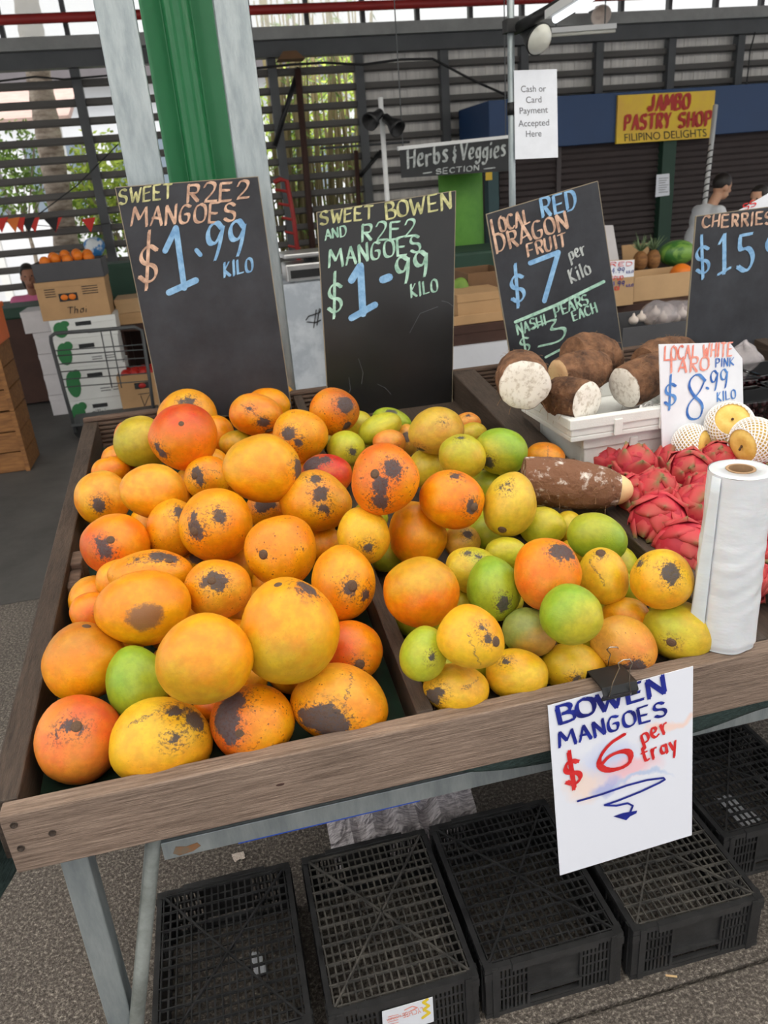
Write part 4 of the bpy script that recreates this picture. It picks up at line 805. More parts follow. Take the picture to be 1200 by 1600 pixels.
mb.cyl((xl_, .9825, zb_), (xr_, .9825, zb_), .0028, n=10); mb.cyl((xl_, 1.0375, .815), (xr_, 1.0375, .815), .0028, n=10)
mb.build('body', 'binder_black', cl_, bevel=.0005)
def clip_wire(pts, y): return [onplane(x, y_, Vector((0, y, 0)), Vector((0, 1, .0))) for x, y_ in pts]
w1 = clip_wire([(951, 1090), (958, 1066), (968, 1044), (966, 1036), (974, 1031), (984, 1030), (988, 1036), (984, 1046), (983, 1062), (986, 1086)], .9745)
MB().tube(w1, .0011, 6).build('handle', 'wire_steel', cl_, smooth=True)
w2 = clip_wire([(949, 1047), (951, 1032), (954, 1022), (948, 1015), (953, 1011), (965, 1011), (968, 1017), (962, 1026), (964, 1038), (968, 1045)], 1.0445)
MB().tube(w2, .0011, 6).build('handle', 'wire_steel', cl_, smooth=True)
# ------------------------------------------------------------------ bag roll
rc = Vector((.836, 1.063, .8535))
rl_ = thing('plastic_bag_roll', 'tall white roll of clear plastic bags standing at the right end of the front plank', 'bag roll', rc)
def roll(u, v):
    a = 2 * PI * u; r = .0575 - .006 * v + .0006 * math.sin(v * 60 + 3.2 * math.sin(a * 2)) * (1 if .25 < v < .65 else 0)
    r += .0013 * mnoise.noise(Vector((math.cos(a) * 2, math.sin(a) * 2, v * 5))) * 2
    if v < .02: r -= .003
    return rc + Vector((r * math.cos(a), r * math.sin(a), .335 * v))
mb = MB().grid(64, 60, roll)
mb.lathe([(.0505, .335), (.046, .337), (.024, .336), (.0238, .33)], rc, 64)
mb.build('film', 'film_white', rl_, smooth=True)
MB().lathe([(.0238, .335), (.0238, .3372), (.0195, .3372), (.0195, .06), (.0238, .06)], rc, 40, close=False).build('core', 'cardboard_core', rl_, smooth=False)
def tail(u, v):
    a = PI * (1.0 + .12 * u); r = .058 - .0055 * v + .014 * (1 - u) * (1 - v)
    return rc + Vector((r * math.cos(a) - .002, r * math.sin(a), .015 + .318 * v))
MB().grid(10, 10, tail).build('loose_tail', 'film_white', rl_, smooth=True, solid=.0004)
# ------------------------------------------------------------------ taro
def taro(label, p0, p1, prof, cut0=None, cut1=None, hairs=5, seed=1, bark='taro_bark'):
    """p0 -> p1 axis; prof = radii along it; cut0/cut1 = material of the cut ends"""
    p0, p1 = Vector(p0), Vector(p1); ax = (p1 - p0); L = ax.length; ax.normalize(); u = ax.orthogonal().normalized(); w = ax.cross(u); r_ = random.Random(seed)
    n, m_ = 40, 34; pr = []
    def rad(t):
        x = t * (len(prof) - 1); i = min(int(x), len(prof) - 2); f = x - i; f = f * f * (3 - 2 * f); return prof[i] * (1 - f) + prof[i + 1] * f
    mb = MB(); vs = []
    for i in range(m_ + 1):
        t = i / m_; R = rad(t)
        for k in range(n):
            a = 2 * PI * k / n; d = u * math.cos(a) + w * math.sin(a)
            q = R * (1 + .05 * mnoise.noise(d * 2 + Vector((seed, t * 3, 0))) + .03 * abs(math.sin(t * 22 + mnoise.noise(d * 1.5) * 1.5)) + .03 * mnoise.noise(d * 9 + Vector((0, 0, t * 30 + seed))))
            vs.append(p0 + ax * L * t + d * q)
    mb.add(vs, [(i * n + k, i * n + (k + 1) % n, (i + 1) * n + (k + 1) % n, (i + 1) * n + k) for i in range(m_) for k in range(n)])
    c0, c1 = vs[:n], vs[m_ * n:]
    if not cut0: mb.add(c0, [tuple(range(n - 1, -1, -1))])
    if not cut1: mb.add(c1, [tuple(range(n))])
    o = mb.build('taro', bark, None, loc=(p0 + p1) / 2, smooth=True); tag(o, label, 'taro', 'taro roots')
    for cc, cm, s in ((c0, cut0, -1), (c1, cut1, 1)):
        if not cm: continue
        ce = sum(cc, Vector()) / n; vs = [ce + ax * s * .003] + [ce + (p - ce) * .55 + ax * s * .0025 for p in cc] + [ce + (p - ce) * .97 + ax * s * .001 for p in cc] + [p - ax * s * .002 for p in cc]
        fs_ = [(0, 1 + k, 1 + (k + 1) % n) for k in range(n)]
        for rg in (1, 1 + n): fs_ += [(rg + k, rg + n + k, rg + n + (k + 1) % n, rg + (k + 1) % n) for k in range(n)]
        if s < 0: fs_ = [f[::-1] for f in fs_]
        mbc = MB(); mbc.add(vs, fs_); mbc.build('cut_face', cm, o, smooth=True)
    if hairs:
        mbh = MB()
        for _ in range(hairs * 6):
            t = r_.uniform(.05, .95); a = r_.uniform(0, 6.28); d = u * math.cos(a) + w * math.sin(a); b = p0 + ax * L * t + d * rad(t) * 1.0
            tip = d * r_.uniform(.008, .02) + ax * r_.uniform(-.015, .015)
            mbh.tube([b, b + tip * .6 + Vector((0, 0, -.002)), b + tip + Vector((0, 0, -.008))], .0004, 4)
        mbh.build('root_hairs', 'fibre', o)
    return o
E1 = atY(820, 602, 1.78); taro('thick taro with its round white cut end overhanging the left of the foam box', E1, E1 + Vector((.06, .2, .01)), [.064, .066, .062, .05, .03], 'taro_flesh', None, 6, 2)
E2 = atY(917, 629, 1.80); taro('taro with a white cut end lying at the front of the foam box', E2, E2 + Vector((-.05, .13, .0)), [.054, .058, .058, .05, .035], 'taro_flesh', None, 6, 3)
E3 = atY(975, 606, 1.88); taro('taro with an oval white cut end, nearest the white price card', E3, E3 + Vector((.17, .05, .03)), [.056, .06, .06, .056, .045], 'taro_flesh', None, 6, 5)
E4 = atY(872, 588, 1.955); taro('taro with a peeled yellow and pink end resting on top of the others', E4, E4 + Vector((.15, .03, .0)), [.046, .055, .058, .056, .045], 'taro_tip', None, 5, 7)
E5 = atY(893, 552, 2.19); taro('taro with a pointed end at the very back against the tilted chalkboard', E5, E5 + Vector((.17, .06, -.06)), [.05, .07, .075, .07, .05], None, None, 8, 8)
E6 = atY(1005, 572, 2.1); taro('hairy whole taro behind the white price card', E6, E6 + Vector((.2, .05, .0)), [.055, .07, .072, .066, .04], None, None, 14, 9)
F0, F1 = atY(816, 748, 1.60), atY(965, 765, 1.53)
ta = taro('whole taro with white dust and a peeled pale tip lying on the mangoes', F0, F1, [.052, .056, .058, .058, .055, .05, .038], None, 'taro_tip', 6, 11, bark='taro_dusty')
mb = MB(); ax = (F1 - F0).normalized()
mb.lathe([(.0, .036), (.012, .034), (.024, .026), (.033, .012), (.0372, 0), (.0385, -.01)], F1, 28, axis=ax); tp = mb.build('peeled_tip', 'taro_tip', ta, smooth=True)
# ------------------------------------------------------------------ foam boxes
def foam_box(label, x0, x1, y0, y1, z0, z1, name='foam_box'):
    t = .02; mb = MB(); ins = .012
    mb.box(x0, x1, y0, y1, z0, z0 + .014)
    def wall(a, b, c, d): mb.box(a, b, c, d, z0 + .014, z1)
    wall(x0, x1, y0, y0 + t); wall(x0, x1, y1 - t, y1); wall(x0, x0 + t, y0 + t, y1 - t); wall(x1 - t, x1, y0 + t, y1 - t)
    mb.box(x0 - .006, x1 + .006, y0 - .006, y0 + .004, z1 - .028, z1); mb.box(x0 - .006, x0 + .004, y0 + .004, y1, z1 - .028, z1)
    for k in range(1, 3):
        x = x0 + (x1 - x0) * k / 3; mb.box(x - .012, x + .012, y0 - .010, y0 - .004, z0 + .004, z1 - .012)
    return tag(mb.build(name, 'styrofoam', None, bevel=.004), label, 'box', 'white foam boxes')
BXF = atY(885, 690, 1.78)
zlow = deck(1.78) - .06
foam_box('lower white foam box, under the one that holds the taro', .92, 1.34, 1.79, 2.08, zlow, BXF.z - .004)
foam_box('upper white foam box holding the cut taro', .868, 1.26, 1.765, 2.10, BXF.z, BXF.z + .062)
# ------------------------------------------------------------------ foam netted pears
def net_pear(label, px, py, y, R, axis, seed=0):
    c = atY(px, py, y); vd = (CAM - c).normalized(); xl = right - vd * right.dot(vd); xl.normalize(); yl = vd.cross(xl)
    ax = (xl * axis[0] + yl * axis[1] + vd * axis[2]).normalized(); u = ax.orthogonal().normalized(); w = ax.cross(u)
    mb = MB(); n = 32
    prof = [(R * 1.0 * math.sin(t) * (1 + .04 * math.sin(t * 2)), R * .9 * math.cos(t) - R * .16 * math.exp(-(t / .3) ** 2)) for t in [PI * i / 20 for i in range(21)]]
    mb.lathe(prof, c, n, axis=ax); o = mb.build('nashi_pear', 'pear_skin', None, loc=c, smooth=True); tag(o, label, 'pear', 'nashi pears in foam nets')
    MB().tube([c + ax * R * .74, c + ax * R * .86 + u * .003, c + ax * R * .97 + u * .007], [.0035, .0025, .0032], 8).build('stem', 'pear_stem', o, smooth=True)
    mb = MB(); rings, m_ = 22, 26; pts = []
    for i in range(rings + 1):
        t = .66 + (2.95 - .66) * i / rings; rr = (R * 1.0 * math.sin(t) + .004) if i else R * math.sin(t) + .009; zz = R * .9 * math.cos(t) * 1.03
        pts.append([c + ax * zz + (u * math.cos(2 * PI * (k + .5 * (i % 2)) / m_) + w * math.sin(2 * PI * (k + .5 * (i % 2)) / m_)) * rr for k in range(m_)])
    for i in range(rings):
        for k in range(m_):
            for s in (0, 1):
                k2 = (k + s - (1 if i % 2 == 0 else 0)) % m_
                mb.tube([pts[i][k], pts[i + 1][k2]], .0017, 4, caps=False)
    mb.build('foam_net', 'foam_net', o)
    return o
net_pear('nashi pear in white foam net with its stalk showing, topmost of the three', 1140, 664, 1.70, .058, (.15, .35, .9))
net_pear('nashi pear in white foam net leaning on the price card, left of the three', 1081, 696, 1.72, .053, (.85, .0, .45))
net_pear('nashi pear in white foam net just behind the bag roll, right of the three', 1178, 690, 1.60, .058, (-.6, -.25, .7))
mb = MB(); cN = atY(1020, 650, 1.81)
def crump(u, v):
    a = u * 2 * PI; return cN + Vector((.05 * math.cos(a) * (1 - .3 * v), .03 * math.sin(a) * (1 - .3 * v), -.02 + .05 * v + .006 * math.sin(a * 5)))
mb.grid(22, 8, crump); o = mb.build('foam_net_sleeve', 'foam_net', None); tag(o, 'empty white foam net sleeve crumpled in the taro box', 'foam net')
wf = o.modifiers.new('net', 'WIREFRAME'); wf.thickness = .0032
# ------------------------------------------------------------------ dragon fruit
def dragon_meshes(seed):
    r_ = random.Random(seed); R = .051; mb = MB(); mb.ball((0, 0, 0), R, R, R * 1.12, 24, 16)
    for i, p in enumerate(mb.v): mb.v[i] = p * (1 + .05 * mnoise.noise(p * 40 + Vector((seed, 0, 0))))
    fb_ = MB(); N = 24
    for i in range(N):
        th = math.acos(1 - 2 * (i + .5) / N); ph = i * 2.399 + r_.uniform(-.2, .2)
        if th > 2.75: continue
        d = Vector((math.sin(th) * math.cos(ph), math.sin(th) * math.sin(ph), math.cos(th))); b = Vector((d.x * R, d.y * R, d.z * R * 1.12))
        tz = (Vector((0, 0, 1)) - d * d.z); tz = tz.normalized() if tz.length > .1 else d.orthogonal().normalized(); sd = d.cross(tz)
        L_ = R * r_.uniform(.55, .85); W = R * r_.uniform(.5, .7); cv = r_.uniform(-.05, .3); n0 = len(fb_.v); vs = []
        for a in range(6):
            t = a / 5; c = b - tz * R * .25 + tz * L_ * t + d * (R * .06 + L_ * cv * t * t - .004 * (1 - t)); wd = W * (1 - t ** 2.6) * (.8 + .35 * math.sin(PI * t * .7))
            for k in (-1, -.5, 0, .5, 1): vs.append(c + sd * wd * k - d * abs(k) ** 2 * R * .3 * (1 - t * .4))
        fb_.add(vs, [(a * 5 + k, a * 5 + k + 1, a * 5 + k + 6, a * 5 + k + 5) for a in range(5) for k in range(4)])
    return mb, fb_
DG = []
for s in range(4):
    a, b = dragon_meshes(s + 1); DG.append((a, b))
dprot = {}
def dragon(label, px, py, lift, sc, face, k, group='dragon fruit in the right compartment', pos=None):
    P = Vector((0, 1.0, .85 + lift)); N = Vector((0, -SL, 1)); c = pos or onplane(px, py, P, N)
    k = k % 4
    if k not in dprot:
        o = DG[k][0].build('dragon_fruit', 'dragon_skin', None, smooth=True, local=True); f = DG[k][1].build('scale_leaves', 'dragon_bract', o, smooth=True, solid=.0012, local=True); dprot[k] = o
    else: o = copy_tree(dprot[k])
    vd = (CAM - c).normalized(); xl = right - vd * right.dot(vd); xl.normalize(); yl = vd.cross(xl)
    ax = (xl * face[0] + yl * face[1] + vd * face[2]).normalized(); o.rotation_mode = 'QUATERNION'; o.rotation_quaternion = ax.to_track_quat('Z', 'Y'); o.location = c; o.scale = (sc,) * 3
    return tag(o, label, 'dragon fruit', group)
DR = [(947, 724, -.02, .95, (-.3, .5, .3), 'dragon fruit at the left back, below the foam box corner'),
 (993, 733, .01, 1.1, (.1, .9, .3), 'tall dragon fruit with pointed crown below the foam box front'),
 (993, 775, .015, 1.0, (.25, -.3, .9), 'dragon fruit with a green bud end facing out, beside the wooden divider'),
 (1046, 727, -.015, 1.0, (.3, .6, .4), 'dragon fruit touching the foot of the price card'),
 (1022, 770, .03, 1.05, (.4, .5, .7), 'dragon fruit with brown curled tips, middle of the pile left side'),
 (1077, 738, .03, 1.1, (.2, .2, 1), 'dragon fruit opened like a rose, below the left netted pear'),
 (1028, 812, .02, 1.2, (-.2, -.6, .7), 'large smooth dragon fruit at the divider, lower left of the pile'),
 (1082, 795, .02, 1.1, (.5, .3, .7), 'dragon fruit left of the bag roll at its middle height'),
 (1068, 857, .0, 1.2, (.2, -.8, .5), 'big dragon fruit near the divider just above the brown-blotched mango'),
 (1120, 722, .02, .95, (.2, .5, .6), 'dragon fruit between the netted pears and the bag roll top'),
 (1096, 765, .015, .85, (.6, .2, .6), 'small dark dragon fruit with a dried flower end beside the bag roll'),
 (1096, 880, -.02, 1.0, (.6, -.3, .5), 'dragon fruit lowest in the pile, squeezed against the bag roll'),
 (1060, 705, -.03, .9, (-.4, .4, .5), 'dragon fruit at the back under the left netted pear'),
 (1150, 740, -.01, 1.0, (.1, .4, .8), 'dragon fruit directly behind the bag roll core'),
 (1195, 745, .0, 1.0, (.1, .4, .8), 'dragon fruit right of the bag roll core under the right netted pear'),
 (1040, 845, -.035, .9, (-.5, .1, .6), 'dragon fruit pressed low against the divider plank')]
for i, (x, y, l, s, fc, lb) in enumerate(DR): dragon(lb, x, y, l, s, fc, i)
for i, (x, y) in enumerate([(1.02, 1.25), (1.12, 1.2), (1.12, 1.33), (1.23, 1.26), (1.24, 1.4), (1.13, 1.46), (1.3, 1.5), (1.03, 1.6), (1.2, 1.58), (1.36, 1.36), (1.34, 1.62)]):
    dragon('dragon fruit hidden low behind the bag roll', 0, 0, 0, 1.0, (.3, .3, .6), i, 'buried dragon fruit', Vector((x, y, deck(y) - .035)))
# ------------------------------------------------------------------ cherries at the far right
def clamshell(label, x0, x1, y0, y1, z0, seed):
    t = thing('fruit_punnet', label, 'punnet', ((x0 + x1) / 2, (y0 + y1) / 2, z0), 'clear punnets of cherries')
    mb = MB(); z1 = z0 + .07; i = .008
    mb.hexa([(x0 + i, y0 + i, z0), (x1 - i, y0 + i, z0), (x1 - i, y1 - i, z0), (x0 + i, y1 - i, z0)], [(x0, y0, z1), (x1, y0, z1), (x1, y1, z1), (x0, y1, z1)])
    b = mb.build('tub', 'clear_plastic', t, bevel=.004)
    MB().box(x0 - .004, x1 + .004, y0 - .004, y1 + .004, z1, z1 + .006).build('lid', 'clear_plastic', t, bevel=.002)
    return t
q0 = onplane(1170, 640, Vector((0, 1, .87)), Vector((0, -SL, 1)))
kk = 0
for (dx, dy) in [(0, 0), (.02, .16), (.18, .02), (.19, .18)]:
    x0, y0 = q0.x - .02 + dx, q0.y + dy; z0 = deck(y0) - .03
    clamshell(['clear punnet of dark cherries nearest the price card', 'clear punnet of dark cherries behind the nearest one, under the cut-off chalkboard', 'clear punnet of dark cherries at the right photo edge, front one', 'clear punnet of dark cherries at the right photo edge, back one'][kk], x0, x0 + .15, y0, y0 + .14, z0, kk)
    proto = None
    r_ = random.Random(kk); n_ = 0
    for lay in range(3):
        for a in range(5):
            for b in range(4):
                c = Vector((x0 + .02 + a * .0275 + r_.uniform(-.003, .003), y0 + .02 + b * .033 + r_.uniform(-.003, .003), z0 + .016 + lay * .021))
                if proto is None: proto = MB().ball((0, 0, 0), .0125, n=12, m=8).build('cherry', 'cherry', None, smooth=True, local=True); o = proto
                else: o = proto.copy(); COL.objects.link(o)
                o.location = c
                tag(o, ['dark cherry inside the punnet nearest the price card', 'dark cherry inside the punnet under the cut-off chalkboard', 'dark cherry inside the front punnet at the right photo edge', 'dark cherry inside the back punnet at the right photo edge'][kk], 'cherry', ['cherries in the nearest punnet', 'cherries in the second punnet', 'cherries in the right front punnet', 'cherries in the right back punnet'][kk])
    kk += 1
cN = atY(1162, 556, 2.3)
def bagf(u, v):
    a = u * 2 * PI; s = math.sin(PI * min(1, .25 + v * .75)); return cN + Vector((.07 * s * math.cos(a) + .006 * math.sin(a * 5 + v * 9), .05 * s * math.sin(a), -.05 + .1 * v + .006 * math.sin(a * 3)))
mb = MB().grid(30, 14, bagf); tag(mb.build('plastic_bag', 'net_film', None, smooth=True), 'crumpled clear plastic bag at the foot of the cut-off chalkboard', 'bag')
# ------------------------------------------------------------------ plastic crates under the bench
def crate_mesh():
    W, D, H = .318, .412, .155; P = {}
    def part(n): return P.setdefault(n, [])
    g = MB()
    nx, ny = 18, 16
    for i in range(nx + 1): x = .016 + (W - .032) * i / nx; g.box(x - .002, x + .002, .012, D - .012, H - .009, H - .006)
    for j in range(ny + 1): y = .016 + (D - .032) * j / ny; g.box(.012, W - .012, y - .002, y + .002, H - .009, H - .0055)
    P['base_grid'] = g
    g = MB()
    for j in range(0, 9): y = .016 + (D - .032) * j / 8; g.box(.012, W - .012, y - .0014, y + .0014, H - .008, H - .001)
    for i in range(0, 10): x = .016 + (W - .032) * i / 9; g.box(x - .0013, x + .0013, .012, D - .012, H - .008, H - .0025)
    for a, b in (((.016, .016), (W - .016, D - .016)), ((W - .016, .016), (.016, D - .016))): g.bar((a[0], a[1], H - .004), (b[0], b[1], H - .004), .004, .007)
    P['base_ribs'] = g
    g = MB()
    for (a, b, c, d) in ((0, W, 0, .012), (0, W, D - .012, D), (0, .012, .012, D - .012), (W - .012, W, .012, D - .012)): g.box(a, b, c, d, H - .016, H - .002)
    for (a, b) in ((.06, W - .06),): g.box(a, b, -.004, .008, H - .02, H + .001); g.box(a, b, D - .008, D + .004, H - .02, H + .001)
    for (a, b, c, d) in ((0, W, 0, .010), (0, W, D - .010, D), (0, .010, .01, D - .01), (W - .010, W, .01, D - .01)): g.box(a, b, c, d, 0, .012)
    P['rim'] = g
    def side(p, q, n):   # slatted wall from p to q (xy), inward normal n
        g = MB(); p, q = Vector(p), Vector(q); L = (q - p).length; d = (q - p) / L; n = Vector(n)
        def bx(a, b, z0, z1, t0=.002, t1=.008):
            c = p + d * (a + b) / 2 + n * (t0 + t1) / 2; g.obox((c.x, c.y, (z0 + z1) / 2), (d.x * (b - a) / 2, d.y * (b - a) / 2, 0), (n.x * (t1 - t0) / 2, n.y * (t1 - t0) / 2, 0), (0, 0, (z1 - z0) / 2))
        m0, m1 = L * .3, L * .7
        for z in (.045, .078, .108): bx(.02, m0, z, z + .006); bx(m1, L - .02, z, z + .006)
        k = 7
        for i in range(k):
            a = .03 + (m0 - .04) * i / (k - 1); bx(a, a + .005, .012, H - .016); bx(L - a - .005, L - a, .012, H - .016)
        bx(m0, m1, .05, H - .018, .006, .009); bx(m0, m0 + .006, .012, H - .016, 0, .009); bx(m1 - .006, m1, .012, H - .016, 0, .009)
        bx(m0, m1, .044, .052, -.002, .009); bx(m0 + .006, m1 - .006, .014, .022, 0, .009)
        bx(.016, .03, 0, H - .004, -.003, .008); bx(L - .03, L - .016, 0, H - .004, -.003, .008)
        return g
    P['side_wall'] = [side((0, 0), (W, 0), (0, 1)), side((0, D), (W, D), (0, -1)), side((0, 0), (0, D), (1, 0)), side((W, 0), (W, D), (-1, 0))]
    P['corner_post'] = []
    for (x, y) in ((0, 0), (W - .022, 0), (0, D - .022), (W - .022, D - .022)):
        g = MB(); g.box(x + .001, x + .021, y + .001, y + .021, .0, H - .001); g.box(x - .001, x + .023, y - .001, y + .023, .03, .04) if False else None
        g.box(x - .0015, x + .0235, y - .0015, y + .0235, H - .035, H - .014); P['corner_post'].append(g)
    return P
def make_crate(label, x, y, rz):
    P = crate_mesh(); t = thing('plastic_crate', label, 'crate', (x, y, 0), 'black plastic crates upside down under the bench'); t.rotation_euler[2] = rz
    for k, v in P.items():
        for g in (v if isinstance(v, list) else [v]): g.build(k, 'black_plastic', t, local=True)
    return t
c0 = make_crate('leftmost upturned black plastic crate with a scrap of white paper inside', -.338, 1.042, 0)
for lab, x, y, rz in [('second upturned black crate from the left with a fruit sticker on its end', .012, 1.043, .0), ('third upturned black crate from the left, left of the paper sign foot', .345, 1.046, 0.0), ('upturned black crate right below the paper sign', .683, 1.04, -.012), ('upturned black crate at the right edge set further back', 1.02, 1.205, .0)]:
    k = copy_tree(c0); k.location = (x, y, 0); k.rotation_euler[2] = rz; k['label'] = lab
    if 'sticker' in lab or 'paper sign' in lab and 'third' not in lab:
        for ch in k.children:
            if ch.name.startswith('base_'): ch.data = ch.data.copy(); ch.data.materials.clear(); ch.data.materials.append(MATS['dusty_plastic'])
lb = thing('produce_sticker', 'white carton sticker with red upside-down print on a black crate end', 'sticker', (.2, 1.04, .1))
ysk = 1.0385; lc = [atY(x, y, ysk) for x, y in [(597, 1581), (676, 1558), (678, 1596), (599, 1622)]]
MB().prism(lc, (0, .001, 0)).build('backing', 'paper_white', lb)
fl = mapper((0, ysk, 0), (0, -1, 0), .0006)
mb = MB()
typeset(mb, 'LYCHEE', 660, 1573, 628, 1583, 8, fl); typeset(mb, 'premium', 634, 1583, 604, 1592, 5, fl)
for k in range(5): stroke(mb, [(606, 1588 + k * 4), (622, 1584 + k * 4)], .8, fl)
stroke(mb, [(632, 1578), (644, 1572), (652, 1574), (640, 1580)], 1.5, fl)
mb.build('print', 'ink_pale_red', lb)
mb = MB(); stroke(mb, [(668, 1561), (661, 1566), (670, 1571), (662, 1577), (671, 1582), (660, 1590)], 4, fl); mb.build('print', 'yellow_print', lb)
def scrap(label, pts, z, amp, mat, seed, name='paper_scrap', cat='paper'):
    ps = [atZ(x, y, z) for x, y in pts]; r_ = random.Random(seed)
    def fn(u, v):
        p = (ps[0] * (1 - u) + ps[1] * u) * (1 - v) + (ps[3] * (1 - u) + ps[2] * u) * v
        return p + Vector((.006 * mnoise.noise(Vector((u * 5, v * 5, seed))), .006 * mnoise.noise(Vector((u * 5, v * 5, seed + 9))), amp * (.5 + .5 * mnoise.noise(Vector((u * 3.5, v * 3.5, seed + 3))) + .3 * abs(mnoise.noise(Vector((u * 9, v * 9, seed)))))))
    return tag(MB().grid(18, 14, fn).build(name, mat, None, smooth=False, solid=.0008), label, cat)
scrap('scrap of printed white paper lying inside the leftmost crate', [(390, 1492), (405, 1490), (420, 1522), (400, 1527)], .004, .012, 'paper_white', 1)
scrap('white paper patch seen through the grid of the right edge crate', [(1115, 1250), (1140, 1243), (1190, 1282), (1160, 1293)], .1, .006, 'paper_white', 4)
qs = [atY(a_, b_, 1.55) for a_, b_ in [(515, 1300), (745, 1228)]]
def news(u, v):
    p = qs[0].lerp(qs[1], u); e = .06 * mnoise.noise(Vector((u * 7, 0, 3))) - .07 * max(0, .25 - u) / .25 - .03 * abs(math.sin(u * 21))
    return Vector((p.x, 1.52 + .12 * v + .035 * mnoise.noise(Vector((u * 9, v * 6, 1))), .002 + (p.z + e + .02) * v + .012 * abs(mnoise.noise(Vector((u * 16, v * 8, 5))))))
tag(MB().grid(40, 16, news).build('crumpled_newspaper', 'newsprint', None, smooth=False, solid=.0008), 'crumpled grey newspaper standing behind the second and third crates', 'paper')
scrap('dry leaf on the asphalt behind the leftmost crate', [(362, 1336), (380, 1332), (384, 1343), (366, 1347)], .002, .006, 'garlic', 12, 'dry_leaf', 'leaf')
mb = MB(); a, b = atZ(1040, 1524, .002), atZ(1058, 1526, .002); mb.bar(a, b, .004, .002); tag(mb.build('straw_bit', 'taro_tip', None), 'pale bit of straw on the kerb in front of the crates', 'straw')
# ------------------------------------------------------------------ shed: louvred wall, beams, clerestory, roof
WY = 9.0
def wx(px, py=150): return atY(px, py, WY).x
mb = MB(); mb.box(-9, 12, WY - .12, WY + .02, 2.92, 3.06); struct('wall_beam', mb, 'dark_steel')
mb = MB(); mb.box(-9, 12, WY - .2, WY - .06, 3.062, 3.17); struct('trim_1', mb, 'perforated_steel')
posts = [-6.2, -4.6, -3.0, wx(137, 210), wx(300, 150), wx(435, 200), wx(567, 200), wx(694, 150), wx(817, 120), wx(933, 110), wx(1045, 100), wx(1152, 90), wx(1260, 80), wx(1370, 70), 9.6]
mb = MB()
for x in posts: mb.box(x - .045, x + .045, WY - .06, WY + .04, 0, 2.918)
struct('wall_back', mb, 'dark_steel')
ox = wx(567, 200)
for i, (a, b) in enumerate(zip(posts, posts[1:])):
    mb = MB(); z = .14
    while z < 2.9:
        mb.obox(((a + b) / 2, WY, z), ((b - a) / 2 - .046, 0, 0), (0, .02, -.008), (0, .005, .027)); z += .166
    struct('window_%d' % (i + 1), mb, 'louvre_slat')
mb = MB()
x = ox
while x < 9.5:
    mb.box(x, x + .1, WY + .10, WY + .11, 0, 2.95); mb.box(x + .09, x + .16, WY + .092, WY + .1, 0, 2.95); x += .15
struct('wall_cladding', mb, 'wall_sheet')
mb = MB(); mb.box(-9, 12, WY + .06, WY + .066, 3.16, 4.0); struct('window_30', mb, 'clerestory')
mb = MB(); x = wx(816, 18) - .58 * 22
while x < 11: mb.box(x - .022, x + .022, WY - .02, WY + .05, 3.17, 4.0); x += .58
struct('trim_2', mb, 'dark_steel')
zr1 = atY(600, 8, 8.7).z
tag(MB().cyl((-9, 8.7, zr1), (12, 8.7, zr1), .042, n=14).build('sprinkler_pipe', 'red_paint', None, smooth=True), 'long red pipe running across under the clerestory', 'pipe')
mb = MB(); mb.box(-9, 12, 3.2, 9.4, 4.02, 4.06); mb.box(-9, 12, -4.0, -3.0, 4.02, 4.06)  # shed roof; unseen front strip added past the stall to cut front sky
struct('ceiling', mb, 'roof_sheet')
mb = MB(); mb.box(-9, 12, -3.0, 3.2, 4.03, 4.05); struct('window_31', mb, 'added_skylight')  # unseen panel, added to give the fruit soft light from above
mb = MB(); [mb.box(a_, a_ + .06, -4.0, 9.4, 3.9, 4.018) for a_ in (-6, -3.6, -1.2, 1.2, 3.6, 6, 8.4)]; struct('trim_4', mb, 'dark_steel')
def cable(label, pts, y, r, mat='lamp_black', name='cable'):
    P = [atY(a, b, y) for a, b in pts]; Q = []
    for i in range(len(P) - 1):
        for k in range(4): Q.append(P[i].lerp(P[i + 1], k / 4))
    Q.append(P[-1]); return tag(MB().tube(Q, r, 6).build(name, mat, None, smooth=True), label, 'cable')
cable('black cable sagging across the grey louvres to the thin steel pole', [(399, 107), (455, 101), (507, 98), (567, 101), (627, 93), (676, 92), (700, 105), (740, 126), (792, 149)], 8.6, .012)
cable('thin black cable crossing the open louvres at upper left', [(-10, 128), (55, 120), (100, 124), (170, 118)], 8.8, .009)
cable('thin wire slanting down across the left open louvres', [(185, 225), (120, 290), (60, 335)], 8.8, .006)
cable('thin dark wire hanging on the grey louvres at far right', [(1180, 50), (1172, 80), (1168, 120), (1166, 136)], 8.85, .008)
# ------------------------------------------------------------------ green column and steel posts behind the bench
mb = MB()
a, b = atY(216, 0, 2.95).x + .0, atY(333, 0, 2.95).x
cx_ = (a + b) / 2; hw = (b - a) / 2; y0 = 2.95
loop = [(-hw, 0), (-hw, .018), (-hw * .92, .018), (-hw * .9, .004), (-hw * .42, .03), (-hw * .30, .05), (-hw * .1, .058), (hw * .1, .058), (hw * .30, .05), (hw * .42, .03), (hw * .9, .004), (hw * .92, .018), (hw, .018), (hw, 0), (hw, .2), (-hw, .2)]
lp = [(-hw, -.012), (-hw * .94, -.016), (-hw * .42, .008)] + [(-hw * .04 + hw * .38 * -math.cos(PI * k / 14), .008 - .038 * math.sin(PI * k / 14)) for k in range(1, 14)] + [(hw * .36, .008), (hw * .94, -.016), (hw, -.012), (hw, .2), (-hw, .2)]
mb.prism([(cx_ + p, y0 + q, 0) for p, q in lp][::-1], (0, 0, 4.0))
struct('column_green', mb, 'green_paint', bevel=.004)
